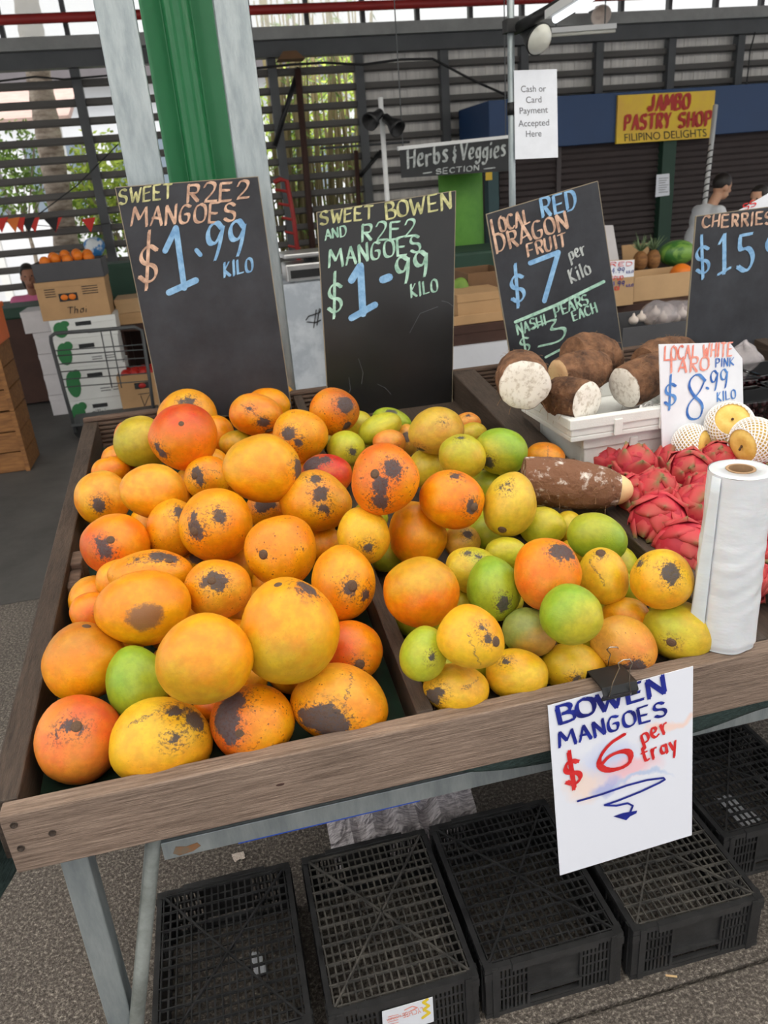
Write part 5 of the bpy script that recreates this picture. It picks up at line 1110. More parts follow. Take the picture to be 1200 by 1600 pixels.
for lab, p0, p1, nm in [('galvanised steel post left of the green column', 145, 208, 1), ('galvanised steel post right of the green column', 333, 388, 2)]:
    y = 2.68; xa, xb = atY(p0, 0, y).x, atY(p1, 0, y).x
    t = thing('steel_post', lab, 'post', ((xa + xb) / 2, y, 0))
    mb = MB(); mb.box(xa, xb, y, y + .07, 0.006, 4.0); mb.build('shaft', 'galvanised', t, bevel=.006)
    mb = MB(); mb.box(xa - .04, xb + .04, y - .04, y + .11, 0, .008); mb.build('foot_plate', 'galvanised_dull', t)
# ------------------------------------------------------------------ lamps and thin poles
x, y = atY(799, 150, 3.6).x, 3.6
pt = thing('thin_pole', 'thin galvanised pole holding the payment notice and floodlight', 'pole', (x, y, 0))
MB().cyl((x, y, 0), (x, y, 3.1), .0155, n=14).build('shaft', 'galvanised', pt, smooth=True)
z = atY(800, 170, 3.6).z; MB().cyl((x, y, z - .025), (x, y, z + .025), .02, n=14).build('tape', 'lamp_black', pt, smooth=True)
fn_t = thing('paper_notice', 'white paper notice about cash or card payment taped to the thin pole', 'notice', (x + .1, 3.57, 1.73))
PP = Vector((0, 3.575, 0)); ppts = [onplane(px, py, PP, Vector((0, 1, 0))) for px, py in [(803, 110), (870, 108), (872, 246), (805, 249)]]
MB().prism(ppts, (0, .002, 0)).build('sheet', 'paper_white', fn_t)
fm = mapper(PP, (0, -1, 0), .0008); mb = MB()
for tx, x0, y0_, x1, y1, h in [('Cash or', 814, 144, 853, 143, 10), ('Card', 822, 161, 846, 160, 10), ('Payment', 812, 178, 856, 176, 10), ('Accepted', 810, 198, 858, 196, 10), ('Here', 822, 214, 846, 213, 10)]: typeset(mb, tx, x0, y0_, x1, y1, h, fm)
mb.build('print', 'text_grey', fn_t)
fl_ = thing('floodlight', 'black bracket floodlight with a round frosted lamp face, upper right of the thin pole', 'lamp', atY(845, 62, 3.58))
L0, L1 = atY(817, 45, 3.60), atY(849, 66, 3.48); ax = L1 - L0
MB().lathe([(0, -.03), (.022, -.03), (.026, .03), (.05, .08), (.064, .11), (.064, .118), (.058, .118)], L0, 24, axis=ax).build('housing', 'lamp_black', fl_, smooth=True)
MB().lathe([(.06, .117), (.05, .135), (.03, .147), (0, .151)], L0, 24, axis=ax).build('lamp_face', 'lamp_glass', fl_, smooth=True)
mb = MB(); mb.bar(L0, (x, 3.6, atY(800, 42, 3.6).z), .03, .03); mb.box(x - .028, x + .028, 3.57, 3.63, atY(800, 52, 3.6).z, atY(800, 30, 3.6).z); mb.build('bracket', 'lamp_black', fl_, bevel=.003)
mb = MB(); A, B = atY(803, 47, 3.62), atY(912, -14, 3.1)
mb.tube([A, A.lerp(B, .5), B + (B - A) * .6], .022, 10); tag(mb.build('boom', 'lamp_black', None, smooth=True), 'thick black boom slanting up from the thin pole at the top edge', 'boom')
ft = thing('fluorescent_light', 'bright bare fluorescent tube slanting at the top edge above the floodlight', 'lamp', atY(890, 15, 3.2))
A, B = atY(868, 30, 3.3), atY(926, -6, 2.9); m_ = M('tube_glow', (240, 246, 250), .3, emit=2.2)
MB().cyl(A, A + (B - A) * 2.2, .014, n=14).build('tube', 'tube_glow', ft, smooth=True)
mb = MB(); o_ = Vector((-.012, .03, .022)); mb.bar(A + o_, A + (B - A) * 2.2 + o_, .04, .03); mb.build('batten', 'white_paint', ft)
f2t = thing('fluorescent_light', 'unlit fluorescent fitting hanging below the far beam right of the floodlight', 'lamp', atY(905, 46, 7.2))
A, B = atY(852, 49, 7.2), atY(961, 41, 7.2)
MB().bar(A, B, .06, .04).build('batten', 'white_paint', f2t); MB().cyl(A - Vector((0, 0, .035)), B - Vector((0, 0, .035)), .014, n=10).build('tube', 'lamp_glass', f2t, smooth=True)
mb = MB(); [mb.cyl(A.lerp(B, k) + Vector((0, 0, .02)), A.lerp(B, k) + Vector((0, 0, 1.0)), .006, n=6) for k in (.15, .85)]; mb.build('hanger', 'dark_steel', f2t)
mg = thing('horn_speaker', 'small grey horn speaker mounted under the clerestory', 'speaker', atY(938, 24, 8.6))
H0, H1 = atY(934, 15, 8.7), atY(941, 28, 8.5)
MB().lathe([(0, -.02), (.03, -.02), (.035, .06), (.06, .12), (.1, .17), (.105, .175), (.09, .165), (.03, .06), (0, .06)], H0, 24, axis=H1 - H0).build('horn', 'garlic', mg, smooth=True)
MB().bar(H0, (H0.x, 8.88, H0.z - .0), .03, .03).build('bracket', 'dark_steel', mg)
# herbs sign with its pole
hp = thing('lamp_pole', 'thin white pole with two small black spotlights left of the herbs sign', 'pole', (atY(601, 250, 6).x, 6.05, 0))
xh = atY(601, 250, 6.05).x
MB().cyl((xh, 6.05, 0), (xh, 6.05, atY(597, 152, 6.05).z), .018, n=12).build('shaft', 'white_paint', hp, smooth=True)
for (a, b) in [((592, 178), (571, 196)), ((605, 186), (625, 204))]:
    A, B = atY(*a, 6.0), atY(*b, 5.9)
    MB().lathe([(0, -.02), (.03, -.02), (.034, .04), (.06, .1), (.062, .13), (.055, .13), (.02, .06), (0, .06)], A, 20, axis=B - A).build('spotlight', 'lamp_black', hp, smooth=True)
MB().bar(atY(578, 182, 6.05), atY(606, 180, 6.05), .02, .02).build('crossbar', 'lamp_black', hp)
hs = thing('hanging_sign', 'dark hanging sign with grey hand lettering about herbs and vegetables', 'sign', atY(710, 270, 6))
PH = Vector((0, 6.0, 0)); hc = [onplane(a, b, PH, Vector((0, 1, 0))) for a, b in [(625, 232), (796, 214), (796, 267), (628, 278)]]
MB().prism(hc, (0, .02, 0)).build('panel', 'sign_black', hs)
hc2 = [onplane(a, b, PH, Vector((0, 1, 0))) for a, b in [(622, 229), (796, 211), (796, 216), (622, 235)]]
MB().prism([p - Vector((0, .01, 0)) for p in hc2], (0, .04, 0)).build('rail', 'white_paint', hs)
fh = mapper(PH, (0, -1, 0), .002); mb = MB()
write(mb, 'Herbs', 637, 262, 700, 253, 27, 4, fh); write(mb, '&', 706, 252, 714, 251, 20, 2.6, fh); write(mb, 'Veggies', 719, 251, 790, 244, 25, 3.6, fh)
write(mb, 'SECTION', 681, 272, 748, 266, 8, 1.8, fh); stroke(mb, [(661, 271), (674, 269)], 1.6, fh); stroke(mb, [(756, 264), (773, 262)], 1.6, fh)
mb.build('lettering', 'chalk_white', hs)
mb = MB(); zt = hc[0].z
for p in (hc[0].lerp(hc[1], .03), hc[0].lerp(hc[1], .97)): mb.cyl(p + Vector((0, .01, 0)), (p.x, 6.01, 4.02), .004, n=6)
mb.build('hanger_wire', 'dark_steel', hs)
gb = thing('green_banner', 'bright green plastic banner bulging below the hanging herbs sign', 'banner', (atY(727, 380, 6.3).x, 6.35, 0))
gx0, gx1 = atY(690, 320, 6.3).x, atY(762, 320, 6.3).x
def gban(u, v):
    a = PI * (.12 + .76 * u); return ((gx0 + gx1) / 2 - math.cos(a) * (gx1 - gx0) / 2 / math.cos(.12 * PI) * (.94 + .06 * v), 6.45 - .16 * math.sin(a), .05 + (atY(727, 272, 6.3).z - .05) * (1 - v) + .02)
MB().grid(20, 10, gban).build('sheet', 'banner_green', gb, smooth=True, solid=.004)
mb = MB(); mb.cyl(((gx0 + gx1) / 2, 6.45, 0), ((gx0 + gx1) / 2, 6.45, 1.7), .015, n=10); mb.box(gx0, gx1, 6.35, 6.5, 0, .03); mb.build('stand', 'dark_steel', gb)
# ------------------------------------------------------------------ pastry shop front
FY = 8.0
fx0 = atY(764, 180, FY).x; fzb = atY(874, 229, FY).z; fzt = atY(874, 150, FY).z
mb = MB(); mb.box(fx0, 10.5, FY, WY - .07, fzb, fzt); struct('wall_fascia', mb, 'blue_paint', bevel=.005)
js = thing('shop_sign', 'yellow shop sign with red capital letters fixed on the blue fascia', 'sign', atY(1040, 220, FY - .03))
PJ = Vector((0, FY - .03, 0)); jc = [onplane(a, b, PJ, Vector((0, 1, 0))) for a, b in [(966, 149), (1118, 141), (1112, 215), (963, 225)]]
MB().prism(jc, (0, .028, 0)).build('panel', 'sign_yellow', js)
fj = mapper(PJ, (0, -1, 0), .003); mb = MB()
write(mb, 'JAMBO', 1012, 173, 1076, 170, 23, 6, fj, gap=.32, wob=0); write(mb, 'PASTRY', 975, 203, 1046, 199, 22, 5.4, fj, gap=.38, wob=0); write(mb, 'SHOP', 1060, 199, 1110, 196, 22, 5.4, fj, gap=.38, wob=0)
mb.build('lettering', 'sign_red', js)
mb = MB(); fj.n and typeset(mb, 'FILIPINO DELIGHTS', 976, 221, 1104, 213, 12, fj); mb.build('print', 'text_black', js)
sx0, sx1 = atY(781, 300, FY + .1).x, atY(1027, 280, FY + .1).x; sx2 = atY(1047, 280, FY + .1).x
def shutter(nm, a, b):
    mb = MB(); z = 0.0
    while z < fzb - .02:
        z2 = min(z + .062, fzb); mb.add([(a, FY + .12, z), (b, FY + .12, z), (b, FY + .095, z + .022), (a, FY + .095, z + .022), (b, FY + .12, z2), (a, FY + .12, z2)], [(0, 1, 2, 3), (3, 2, 4, 5)]); z += .062
    return struct(nm, mb, 'shutter')
shutter('door_1', sx0, (sx0 + sx1) * .36 + sx0 * .28 - .02); shutter('door_2', (sx0 + sx1) * .36 + sx0 * .28 + .02, sx1); shutter('door_3', sx2, 10.5)
mb = MB(); k = (sx0 + sx1) * .36 + sx0 * .28; mb.box(k - .025, k + .025, FY + .08, FY + .14, 0, fzb); struct('trim_3', mb, 'shutter')
mb = MB(); mb.box(sx1, sx2, FY + .02, FY + .14, 0, fzb); struct('column_shop', mb, 'green_paint_dull')
mb = MB(); a, b = atY(765, 330, FY).x, atY(781, 330, FY).x; mb.box(a, b, FY + .02, FY + .14, 0, fzb); struct('column_teal', mb, 'teal_paint')
mb = MB(); mb.box(a, 10.5, FY + .15, FY + .2, 0, fzb); struct('wall_shop', mb, 'shutter')
pn = [atY(a_, b_, FY + .015) for a_, b_ in [(1026, 273), (1046, 271), (1046, 305), (1024, 308)]]
pnt = thing('paper_notice', 'small white printed notice on the dark green shop post', 'notice', pn[3]); MB().prism(pn, (0, .002, 0)).build('sheet', 'paper_white', pnt)
fpn = mapper((0, FY + .015, 0), (0, -1, 0), .001); mb = MB()
for k in range(7): stroke(mb, [(1029, 279 + k * 3.6), (1043 - (k % 3) * 2, 278 + k * 3.6)], .8, fpn)
mb.build('print', 'text_grey', pnt)
yw = [atY(a_, b_, FY) for a_, b_ in [(759, 267), (769, 266), (769, 281), (759, 282)]]
mb = MB(); mb.prism(yw, (0, .01, 0)); tag(mb.build('warning_plate', 'sign_yellow', None), 'small yellow plate on the teal column beside the green banner', 'sign')
A, B = atY(1118, 165, 7.7), atY(1098, 345, 7.2)
rp = thing('wrapped_pole', 'leaning white pole wrapped in black tape before the shop sign', 'pole', B)
B2 = B + (B - A) * 1.3; B2.z = max(B2.z, .0); MB().cyl(A, B + (B - A) * (B.z / (A.z - B.z)), .024, n=12).build('shaft', 'white_paint', rp, smooth=True)
mb = MB(); dn = (B - A); u_ = dn.normalized().orthogonal().normalized(); w_ = dn.normalized().cross(u_)
mb.tube([A + dn * (.35 + .75 * k / 90) + (u_ * math.cos(k * .9) + w_ * math.sin(k * .9)) * .027 for k in range(91)], .0065, 5); mb.build('tape_wrap', 'lamp_black', rp, smooth=True)
# ------------------------------------------------------------------ boxes and tables
def pxbox(x0, x1, yt, yb, y):
    xm, ym = (x0 + x1) / 2, (yt + yb) / 2
    return atY(x0, ym, y).x, atY(x1, ym, y).x, atY(xm, yb, y).z, atY(xm, yt, y).z
def carton(label, x0, x1, y0, y1, z0, z1, mat, open_top=False, hole=True, group=None, name='carton', holemat='print_black'):
    t = thing(name, label, 'box', ((x0 + x1) / 2, (y0 + y1) / 2, z0), group); th = .006; mb = MB()
    if open_top:
        mb.box(x0, x1, y0, y1, z0, z0 + th); mb.box(x0, x1, y0, y0 + th, z0, z1); mb.box(x0, x1, y1 - th, y1, z0, z1); mb.box(x0, x0 + th, y0, y1, z0, z1); mb.box(x1 - th, x1, y0, y1, z0, z1)
    else: mb.box(x0, x1, y0, y1, z0, z1 - .004); 
    mb.build('body', mat, t, bevel=.003)
    if not open_top: MB().box(x0 - .003, x1 + .003, y0 - .003, y1 + .003, z1 - .045, z1).build('lid', mat, t, bevel=.002)
    if hole:
        xm, zm = (x0 + x1) / 2, z0 + (z1 - z0) * .72; mb = MB(); w = min(.06, (x1 - x0) * .16); mb.box(xm - w, xm + w, y0 - .0042, y0 - .003, zm - .016, zm + .016); mb.build('hand_hole', holemat, t)
    return t
tab = thing('cloth_table', 'table draped in marbled white cloth behind the steel post', 'table', (1.0, 5.9, 0))
tz = atY(445, 445, 5.6).z; tx0, tx1 = atY(433, 450, 5.6).x, 1.45
def drape(x0, x1, y0, y1, z, wave, seed):
    mb = MB(); mb.grid(12, 6, lambda u, v: (x0 + (x1 - x0) * u, y0 + (y1 - y0) * v, z))
    per = [(x0, y1), (x0, y0), (x1, y0), (x1, y1)]; L = [0, y1 - y0, (y1 - y0) + (x1 - x0), 2 * (y1 - y0) + (x1 - x0)]
    def sk(u, v):
        s = u * L[3]; k = 0 if s < L[1] else (1 if s < L[2] else 2); f = (s - L[k]) / (L[k + 1] - L[k]); p = Vector(per[k]).lerp(Vector(per[k + 1]), min(1, f)); nr = [(-1, 0), (0, -1), (1, 0)][k]
        o = v * (.01 + wave * (.5 + .5 * math.sin(s * 17 + seed + 2 * math.sin(s * 5)))); return (p.x + nr[0] * o, p.y + nr[1] * o, z - (z - .02) * v)
    return mb.grid(72, 10, sk)
dr = drape(tx0, tx1, 5.6, 6.3, tz, .03, 1).build('cloth', 'marble_cloth', tab, smooth=False)
mb = MB(); mb.box(tx0 + .02, tx1 - .02, 5.62, 6.28, tz - .04, tz - .004); [mb.box(a, a + .04, b, b + .04, 0, tz - .04) for a in (tx0 + .04, tx1 - .1) for b in (5.66, 6.2)]; mb.build('frame', 'dark_steel', tab)
fsb = mapper((0, 5.588, 0), (0, -1, 0), .0); mb = MB()
for st in [[(478, 500), (482, 494), (500, 488), (501, 483)], [(480, 503), (492, 504), (501, 500)], [(494, 484), (490, 512)], [(499, 482), (495, 508)]]: stroke(mb, st, 1.6, fsb)
mb.build('scribble', 'text_black', tab)
sc = thing('weighing_scale', 'silver shop scale on the marbled cloth table', 'scale', (.8, 5.8, tz))
sx, sX, sz, sZ = pxbox(446, 505, 392, 440, 5.65); 
mb = MB(); mb.box(sx, sX + .08, 5.65, 5.95, tz + .004, tz + (sZ - sz) * .62); mb.build('body', 'silver', sc, bevel=.012)
MB().box(sx - .005, sX + .09, 5.62, 5.98, sZ - .045, sZ - .01).build('platter', 'silver', sc, bevel=.01)
MB().box(sx + .03, sX + .05, 5.646, 5.65, tz + .03, tz + .085).build('display', 'lamp_black', sc)
mb = MB(); [mb.cyl((a, b, tz), (a, b, tz + .006), .02, n=10) for a in (sx + .04, sX + .04) for b in (5.69, 5.91)]; mb.cyl((sx + .2, 5.8, tz + .1), (sx + .2, 5.8, sZ - .04), .05, n=14); mb.build('support', 'lamp_black', sc)
t2 = thing('cloth_table', 'low table under white cloth with cartons, right of the glossy black chalkboard', 'table', (1.6, 4.6, 0))
a, b, c, d = pxbox(690, 830, 537, 600, 4.2)
drape(a, b + .1, 4.2, 4.95, d, .025, 4).build('cloth', 'white_cloth', t2, smooth=False)
mb = MB(); mb.box(a + .02, b + .08, 4.22, 4.93, d - .04, d - .004); [mb.box(p, p + .04, q_, q_ + .04, 0, d - .04) for p in (a + .03, b + .04) for q_ in (4.25, 4.88)]; mb.build('frame', 'dark_steel', t2)
tz2 = d
x0, x1, z0, z1 = pxbox(706, 800, 506, 537, 4.23); carton('dark plank base under the cartons on the low cloth table', x0, x1, 4.23, 4.75, tz2 + .001, z1, 'plank_dark', hole=False, name='plank_base')
zc = z1
x0, x1, z0, z1 = pxbox(708, 790, 492, 508, 4.25); carton('flat brown carton tray on the dark plank base', x0, x1, 4.25, 4.72, zc + .001, zc + .055, 'carton', hole=False, open_top=True, name='carton_tray'); zc += .056
x0, x1, z0, z1 = pxbox(715, 792, 457, 492, 4.29); carton('plain brown carton standing in the flat tray, behind the tilted chalkboard edge', x0, x1, 4.29, 4.6, zc - .045, z1, 'carton', hole=False); zc = z1
x0, x1, z0, z1 = pxbox(733, 800, 430, 457, 4.6); carton('open brown carton behind the plain one', x0, x1, 4.62, 5.0, tz2 + .001, z1 + .02, 'carton_dark', open_top=True, hole=False)
x0, x1, z0, z1 = pxbox(703, 735, 425, 470, 4.66); mb = MB(); mb.ball(((x0 + x1) / 2 - .02, 4.62, (z0 + z1) / 2 - .03), (x1 - x0) / 2, .06, (z1 - z0) / 2, 20, 12); mb.v = [v + Vector(mnoise.noise_vector(v * 14)) * .012 for v in mb.v]
tag(mb.build('produce_bag', 'leaf', None, smooth=True), 'green and yellow produce bag left of the brown cartons', 'bag')
t3 = thing('dark_stand', 'dark covered stand in the gloom behind the cartons, below the green banner', 'stand', (1.9, 5.3, 0))
x0, x1, z0, z1 = pxbox(700, 800, 392, 440, 5.4); MB().box(x0, x1 + .5, 5.4, 6.0, .3, z1).build('cover', 'green_paint_dull', t3, bevel=.02); MB().box(x0 + .05, x1 + .4, 5.45, 5.95, 0, .3).build('base', 'plank_dark', t3)
# display to the right of the tilted chalkboard
t4 = thing('produce_stand', 'brown plank stand carrying garlic crate and price card, right of the tilted chalkboard', 'stand', (2.8, 4.6, 0))
x0, x1, z0, z1 = pxbox(930, 1090, 546, 575, 4.1); MB().box(x0, x1 + .6, 4.1, 5.3, z1 - .04, z1).build('top', 'plank_dark', t4, bevel=.003); tz4 = z1
MB().box(x0, x1 + .6, 4.1, 4.12, z1 - .3, z1 - .042).build('apron', 'plank_dark', t4); [MB().box(p, p + .06, q_, q_ + .06, 0, z1 - .042).build('leg', 'plank_dark', t4) for p in (x0 + .02, x1 + .5) for q_ in (4.14, 5.2)]
MB().box(x0 + .05, x1 + .55, 4.7, 5.28, tz4 + .001, tz4 + .16).build('riser', 'plank_dark', t4); rz4 = tz4 + .16
x0, x1, z0, z1 = pxbox(972, 1090, 506, 546, 4.13); gk = carton('black crate holding clear bags of garlic', x0, x1, 4.13, 4.62, tz4 + .001, z1, 'crate_grey', open_top=True, hole=False, name='produce_crate'); gz = z1; gx = (x0, x1)
def blob(px, py, y, rx, ry, rz, mat, name, label, cat, amp=.015, f=12, group=None):
    c = atY(px, py, y); mb = MB(); mb.ball(c, rx, ry, rz, 24, 16); mb.v = [v + Vector(mnoise.noise_vector(v * f)) * amp for v in mb.v]; return tag(mb.build(name, mat, None, smooth=True), label, cat, group)
for (px, py, lab) in [(1030, 490, 'clear bag of garlic bulbs in the black crate, left'), (1062, 488, 'clear bag of produce in the black crate, right')]:
    blob(px, py, 4.3, .11, .12, .075, 'net_film', 'produce_bag', lab, 'bag')
for i, (px, py) in enumerate([(990, 500), (1002, 496), (1014, 501), (1024, 488), (1036, 496), (1046, 486), (1056, 497), (1066, 490), (1020, 494)]):
    c = atY(px, py, 4.25 + .03 * (i % 3)); mb = MB(); mb.lathe([(0, -.024), (.02, -.022), (.03, -.005), (.026, .012), (.01, .024), (.005, .04), (.0, .042)], c, 14)
    tag(mb.build('garlic_bulb', 'garlic', None, smooth=True), ['pale garlic bulb loose at the left of the black crate', 'pale garlic bulb bagged in the black crate'][i > 2], 'garlic', ['loose garlic bulbs', 'bagged garlic bulbs'][i > 2])
pc_ = thing('price_card', 'tall white price card with three red prices beside the tilted chalkboard', 'price card', (2.4, 4.3, tz4))
PC = Vector((0, 4.66, 0)); cc = [onplane(a_, b_, PC, Vector((0, 1, 0))) for a_, b_ in [(950, 407), (992, 405), (988, 492), (950, 500)]]; cc[2].z = cc[3].z = tz4 + .17
MB().prism(cc, (0, .004, 0)).build('card', 'carton_pale', pc_); MB().prism([p - Vector((0, .001, 0)) for p in [onplane(a_, b_, PC, Vector((0, 1, 0))) for a_, b_ in [(951, 408), (991, 406), (990, 432), (951, 436)]]], (0, .001, 0)).build('paper', 'paper_white', pc_)
fpc = mapper(PC, (0, -1, 0), .002)
for k, yy in enumerate((416, 438, 454)):
    mb = MB(); write(mb, ['RED', 'SPUD', 'EACH'][k], 953, yy, 953 + [34, 20, 14][k], yy - 1, 6, 1.2, fpc); mb.build('lettering', 'ink_red', pc_)
for k, yy in enumerate((427, 448)): mb = MB(); write(mb, '4.99', 955, yy, 975, yy - 1, 8, 1.4, fpc); mb.build('price_lettering', 'ink_navy', pc_); mb = MB(); write(mb, 'KILO', 978, yy, 989, yy - 1, 4, .9, fpc); mb.build('price_lettering', 'ink_navy', pc_)
x0, x1, z0, z1 = pxbox(990, 1092, 428, 470, 4.78); carton('long open carton with pale side behind the garlic crate', x0, x1, 4.78, 5.1, rz4 + .001, z1, 'carton_pale', open_top=True, hole=False)
blob(1064, 428, 4.93, .075, .075, .07, 'orange_peel', 'pumpkin', 'orange pumpkin in the long carton next to the cut-off chalkboard', 'pumpkin', .004)
zs = atY(1030, 424, 5.35).z
sh = thing('back_shelf', 'brown shelf carrying pineapple and watermelon behind the garlic carton', 'shelf', (3.2, 5.5, 0)); x0, x1, z0, z1 = pxbox(940, 1110, 424, 436, 5.35)
MB().box(x0, x1 + .4, 5.35, 5.95, zs - .05, zs).build('top', 'plank_dark', sh); [MB().box(p, p + .05, q_, q_ + .05, 0, zs - .05).build('leg', 'plank_dark', sh) for p in (x0 + .02, x1 + .3) for q_ in (5.38, 5.88)]
for (px, lab) in [(1000, 'pineapple crown showing right of the tall price card'), (1020, 'second pineapple crown right of the tall price card')]:
    c = atY(px, 415, 5.5); c.z = zs + .07; mb = MB(); mb.ball(c, .055, .055, .075, 16, 12); o = mb.build('pineapple', 'timber', None, smooth=True); tag(o, lab, 'pineapple', 'pineapples on the back shelf')
    mb = MB(); r_ = random.Random(px)
    for k in range(26):
        a_ = k * 2.4; l = .05 + .1 * r_.random(); tl_ = .2 + .9 * k / 26; d_ = Vector((math.cos(a_) * math.sin(tl_), math.sin(a_) * math.sin(tl_), math.cos(tl_))); sd = d_.orthogonal().normalized() * .009; b_ = c + Vector((0, 0, .07))
        mb.add([b_ - sd, b_ + sd, b_ + d_ * l * .6 + sd * .8, b_ + d_ * l, b_ + d_ * l * .6 - sd * .8], [(0, 1, 2, 3, 4)])
    mb.build('crown', 'leaf_pine', o, solid=.002)
c = atY(1056, 411, 5.55); mb = MB(); mb.ball((c.x, 5.55, zs + .095), .15, .1, .095, 28, 18); tag(mb.build('watermelon', 'watermelon', None, smooth=True), 'striped green watermelon on the back shelf left of the cut-off chalkboard', 'watermelon')
x0, x1, z0, z1 = pxbox(975, 1016, 382, 424, 5.8); mb = MB(); mb.hexa([(x0, 5.8, zs + .001), (x1, 5.8, zs + .001), (x1, 5.81, zs + .001), (x0, 5.81, zs + .001)], [(x0, 5.84, z1), (x1, 5.84, z1), (x1, 5.85, z1), (x0, 5.85, z1)]); tag(mb.build('cardboard_flap', 'carton', None), 'upright brown cardboard sheet behind the pineapples', 'cardboard')
mb = MB(); ps_ = [atY(a_, b_, 5.2) for a_, b_ in [(944, 352), (958, 352), (978, 404), (948, 404)]]; pl = [Vector((p.x, 5.2, p.z)) for p in ps_]; pl[2].z = pl[3].z = rz4 + .001
mb.prism(pl, (0, .012, 0)); tag(mb.build('tilted_board', 'crate_white', None), 'pale leaning board behind the right edge of the tilted chalkboard', 'board')
wb_ = thing('small_whiteboard', 'tilted white sign with red letters at the right photo edge', 'sign', atY(1190, 325, 2.9)); PW = Vector((0, 2.9, 0)); wc = [onplane(a_, b_, PW, Vector((0, 1, 0))) for a_, b_ in [(1146, 334), (1240, 280), (1262, 340), (1160, 350)]]
MB().prism(wc, (0, .005, 0)).build('panel', 'paper_white', wb_); fw = mapper(PW, (0, -1, 0), .001); mb = MB(); write(mb, 'SS', 1162, 329, 1181, 320, 9, 2.2, fw); mb.build('lettering', 'ink_red', wb_)
MB().bar((wc[3].x + .15, 2.91, wc[3].z - .01), (wc[3].x + .15, 2.91, 0), .02, .02).build('stake', 'timber', wb_)
# ------------------------------------------------------------------ left background
SY = 6.65
g_ = 'white cartons in the tall stack'
x0, x1, zb, _ = pxbox(112, 188, 618, 655, SY); specs = [(112, 187, 622, 'bottom white carton of the tall stack, with black print near its top'), (106, 182, 566, 'white carton second from the bottom of the tall stack'), (92, 177, 521, 'white carton third from the bottom of the tall stack, green leaf print'), (78, 165, 496, 'top white carton of the tall stack, under the brown carton')]
zprev = 0.001; SW = .50
sxm = atY(140, 560, SY).x; n_i = 0
tops = [atY(140, 624, SY).z, atY(135, 572, SY).z, atY(128, 528, SY).z, atY(122, 497, SY).z]
for (a_, b_, yt, lab), zt in zip(specs, tops):
    xm = sxm + (n_i % 2) * .012; t = carton(lab, xm - SW / 2, xm + SW / 2, SY, SY + .36, zprev, zt, 'carton_white', group=g_)
    h = zt - zprev; mb = MB(); mb.ball((xm - SW * .36, SY - .0035, zprev + h * .5), SW * .11, .001, h * .4, 16, 8); mb.ball((xm - SW * .28, SY - .0035, zprev + h * .78), SW * .07, .001, h * .16, 12, 8); mb.build('leaf_print', 'print_green', t)
    if n_i == 0:
        ff = mapper((0, SY - .005, 0), (0, -1, 0), .0008); mb = MB(); typeset(mb, 'gillainey', 144, 648, 185, 644, 8, ff); mb.build('print', 'print_black', t)
    else:
        mb = MB()
        for k in range(4): mb.box(xm + .02 + (k % 2) * .1, xm + .1 + (k % 2) * .1, SY - .0043, SY - .003, zprev + h * (.2 + .08 * (k // 2)), zprev + h * (.2 + .08 * (k // 2)) + .006)
        mb.build('print', 'crate_grey', t)
    zprev = zt + .001; n_i += 1
zt = atY(115, 437, SY).z; xm = atY(115, 470, SY).x; t = carton('brown carton with fruit in its window, on top of the white cartons', xm - .26, xm + .26, SY, SY + .36, zprev, zt, 'carton', hole=False)
mb = MB(); xw, zw = atY(107, 464, SY).x, atY(107, 464, SY).z; mb.box(xw - .07, xw + .07, SY - .0045, SY - .003, zw - .03, zw + .03); mb.build('hand_hole', 'print_black', t)
ff = mapper((0, SY - .004, 0), (0, -1, 0), .0008); mb = MB(); write(mb, 'Thai', 106, 490, 136, 487, 10, 1.4, ff)
for k in range(4): mb.box(xm - .2, xm - .12, SY - .0045, SY - .003, zt - .06 - k * .018, zt - .054 - k * .018); mb.box(xm + .08, xm + .2, SY - .0045, SY - .003, zt - .06 - k * .018, zt - .054 - k * .018)
mb.build('print', 'print_black', t)
for k in (-1, 1): tag(MB().ball((xw + k * .03, SY - .006, zw), .028, .006, .022, 12, 8).build('orange', 'orange_peel', None, smooth=True), ['orange seen in the brown carton window, left one', 'orange seen in the brown carton window, right one'][k > 0], 'orange', 'oranges in the carton window')
zc = zt + .001; zt = atY(107, 408, SY).z; xm = atY(107, 424, SY).x; carton('grey crate heaped with oranges on top of the stack', xm - .26, xm + .26, SY, SY + .36, zc, zt, 'crate_grey', open_top=True, hole=False, name='produce_crate')
op = None
for k, (dx, dy, dz) in enumerate([(-.17, .08, 0), (-.09, .1, .015), (0, .08, 0), (.08, .1, .02), (.16, .09, .005), (-.12, .2, .02), (-.03, .2, .03), (.06, .2, .03), (.14, .21, .02)]):
    if op is None: op = MB().ball((0, 0, 0), .042, n=16, m=12).build('orange', 'orange_peel', None, smooth=True, local=True); o = op
    else: o = op.copy(); COL.objects.link(o)
    o.location = (xm + dx, SY + dy, zt + .005 + dz); tag(o, 'orange heaped in the grey crate on top of the stack', 'orange', 'oranges heaped in the grey crate')
mb = MB(); ft_ = carton  # filler under the oranges keeps them carried
tag(MB().box(xm - .25, xm + .25, SY + .01, SY + .35, zc + .008, zt - .03).build('paper_lining', 'carton_dark', None), 'brown lining under the heaped oranges', 'lining')
tr = thing('shop_trolley', 'bent steel trolley frame with wire rails before the white cartons', 'trolley', (-.9, 6.2, 0))
TY = 6.25; zb0 = .0
pth = [atY(122, 690, TY), atY(100, 610, TY), atY(80, 535, TY), atY(79, 526, TY), atY(86, 521, TY), atY(150, 516, TY), atY(210, 511, TY), atY(222, 516, TY), atY(232, 580, TY), atY(240, 640, TY)]
pth[0].z = .06
MB().tube(pth, .014, 10).build('frame', 'dark_steel', tr, smooth=True); mb = MB()
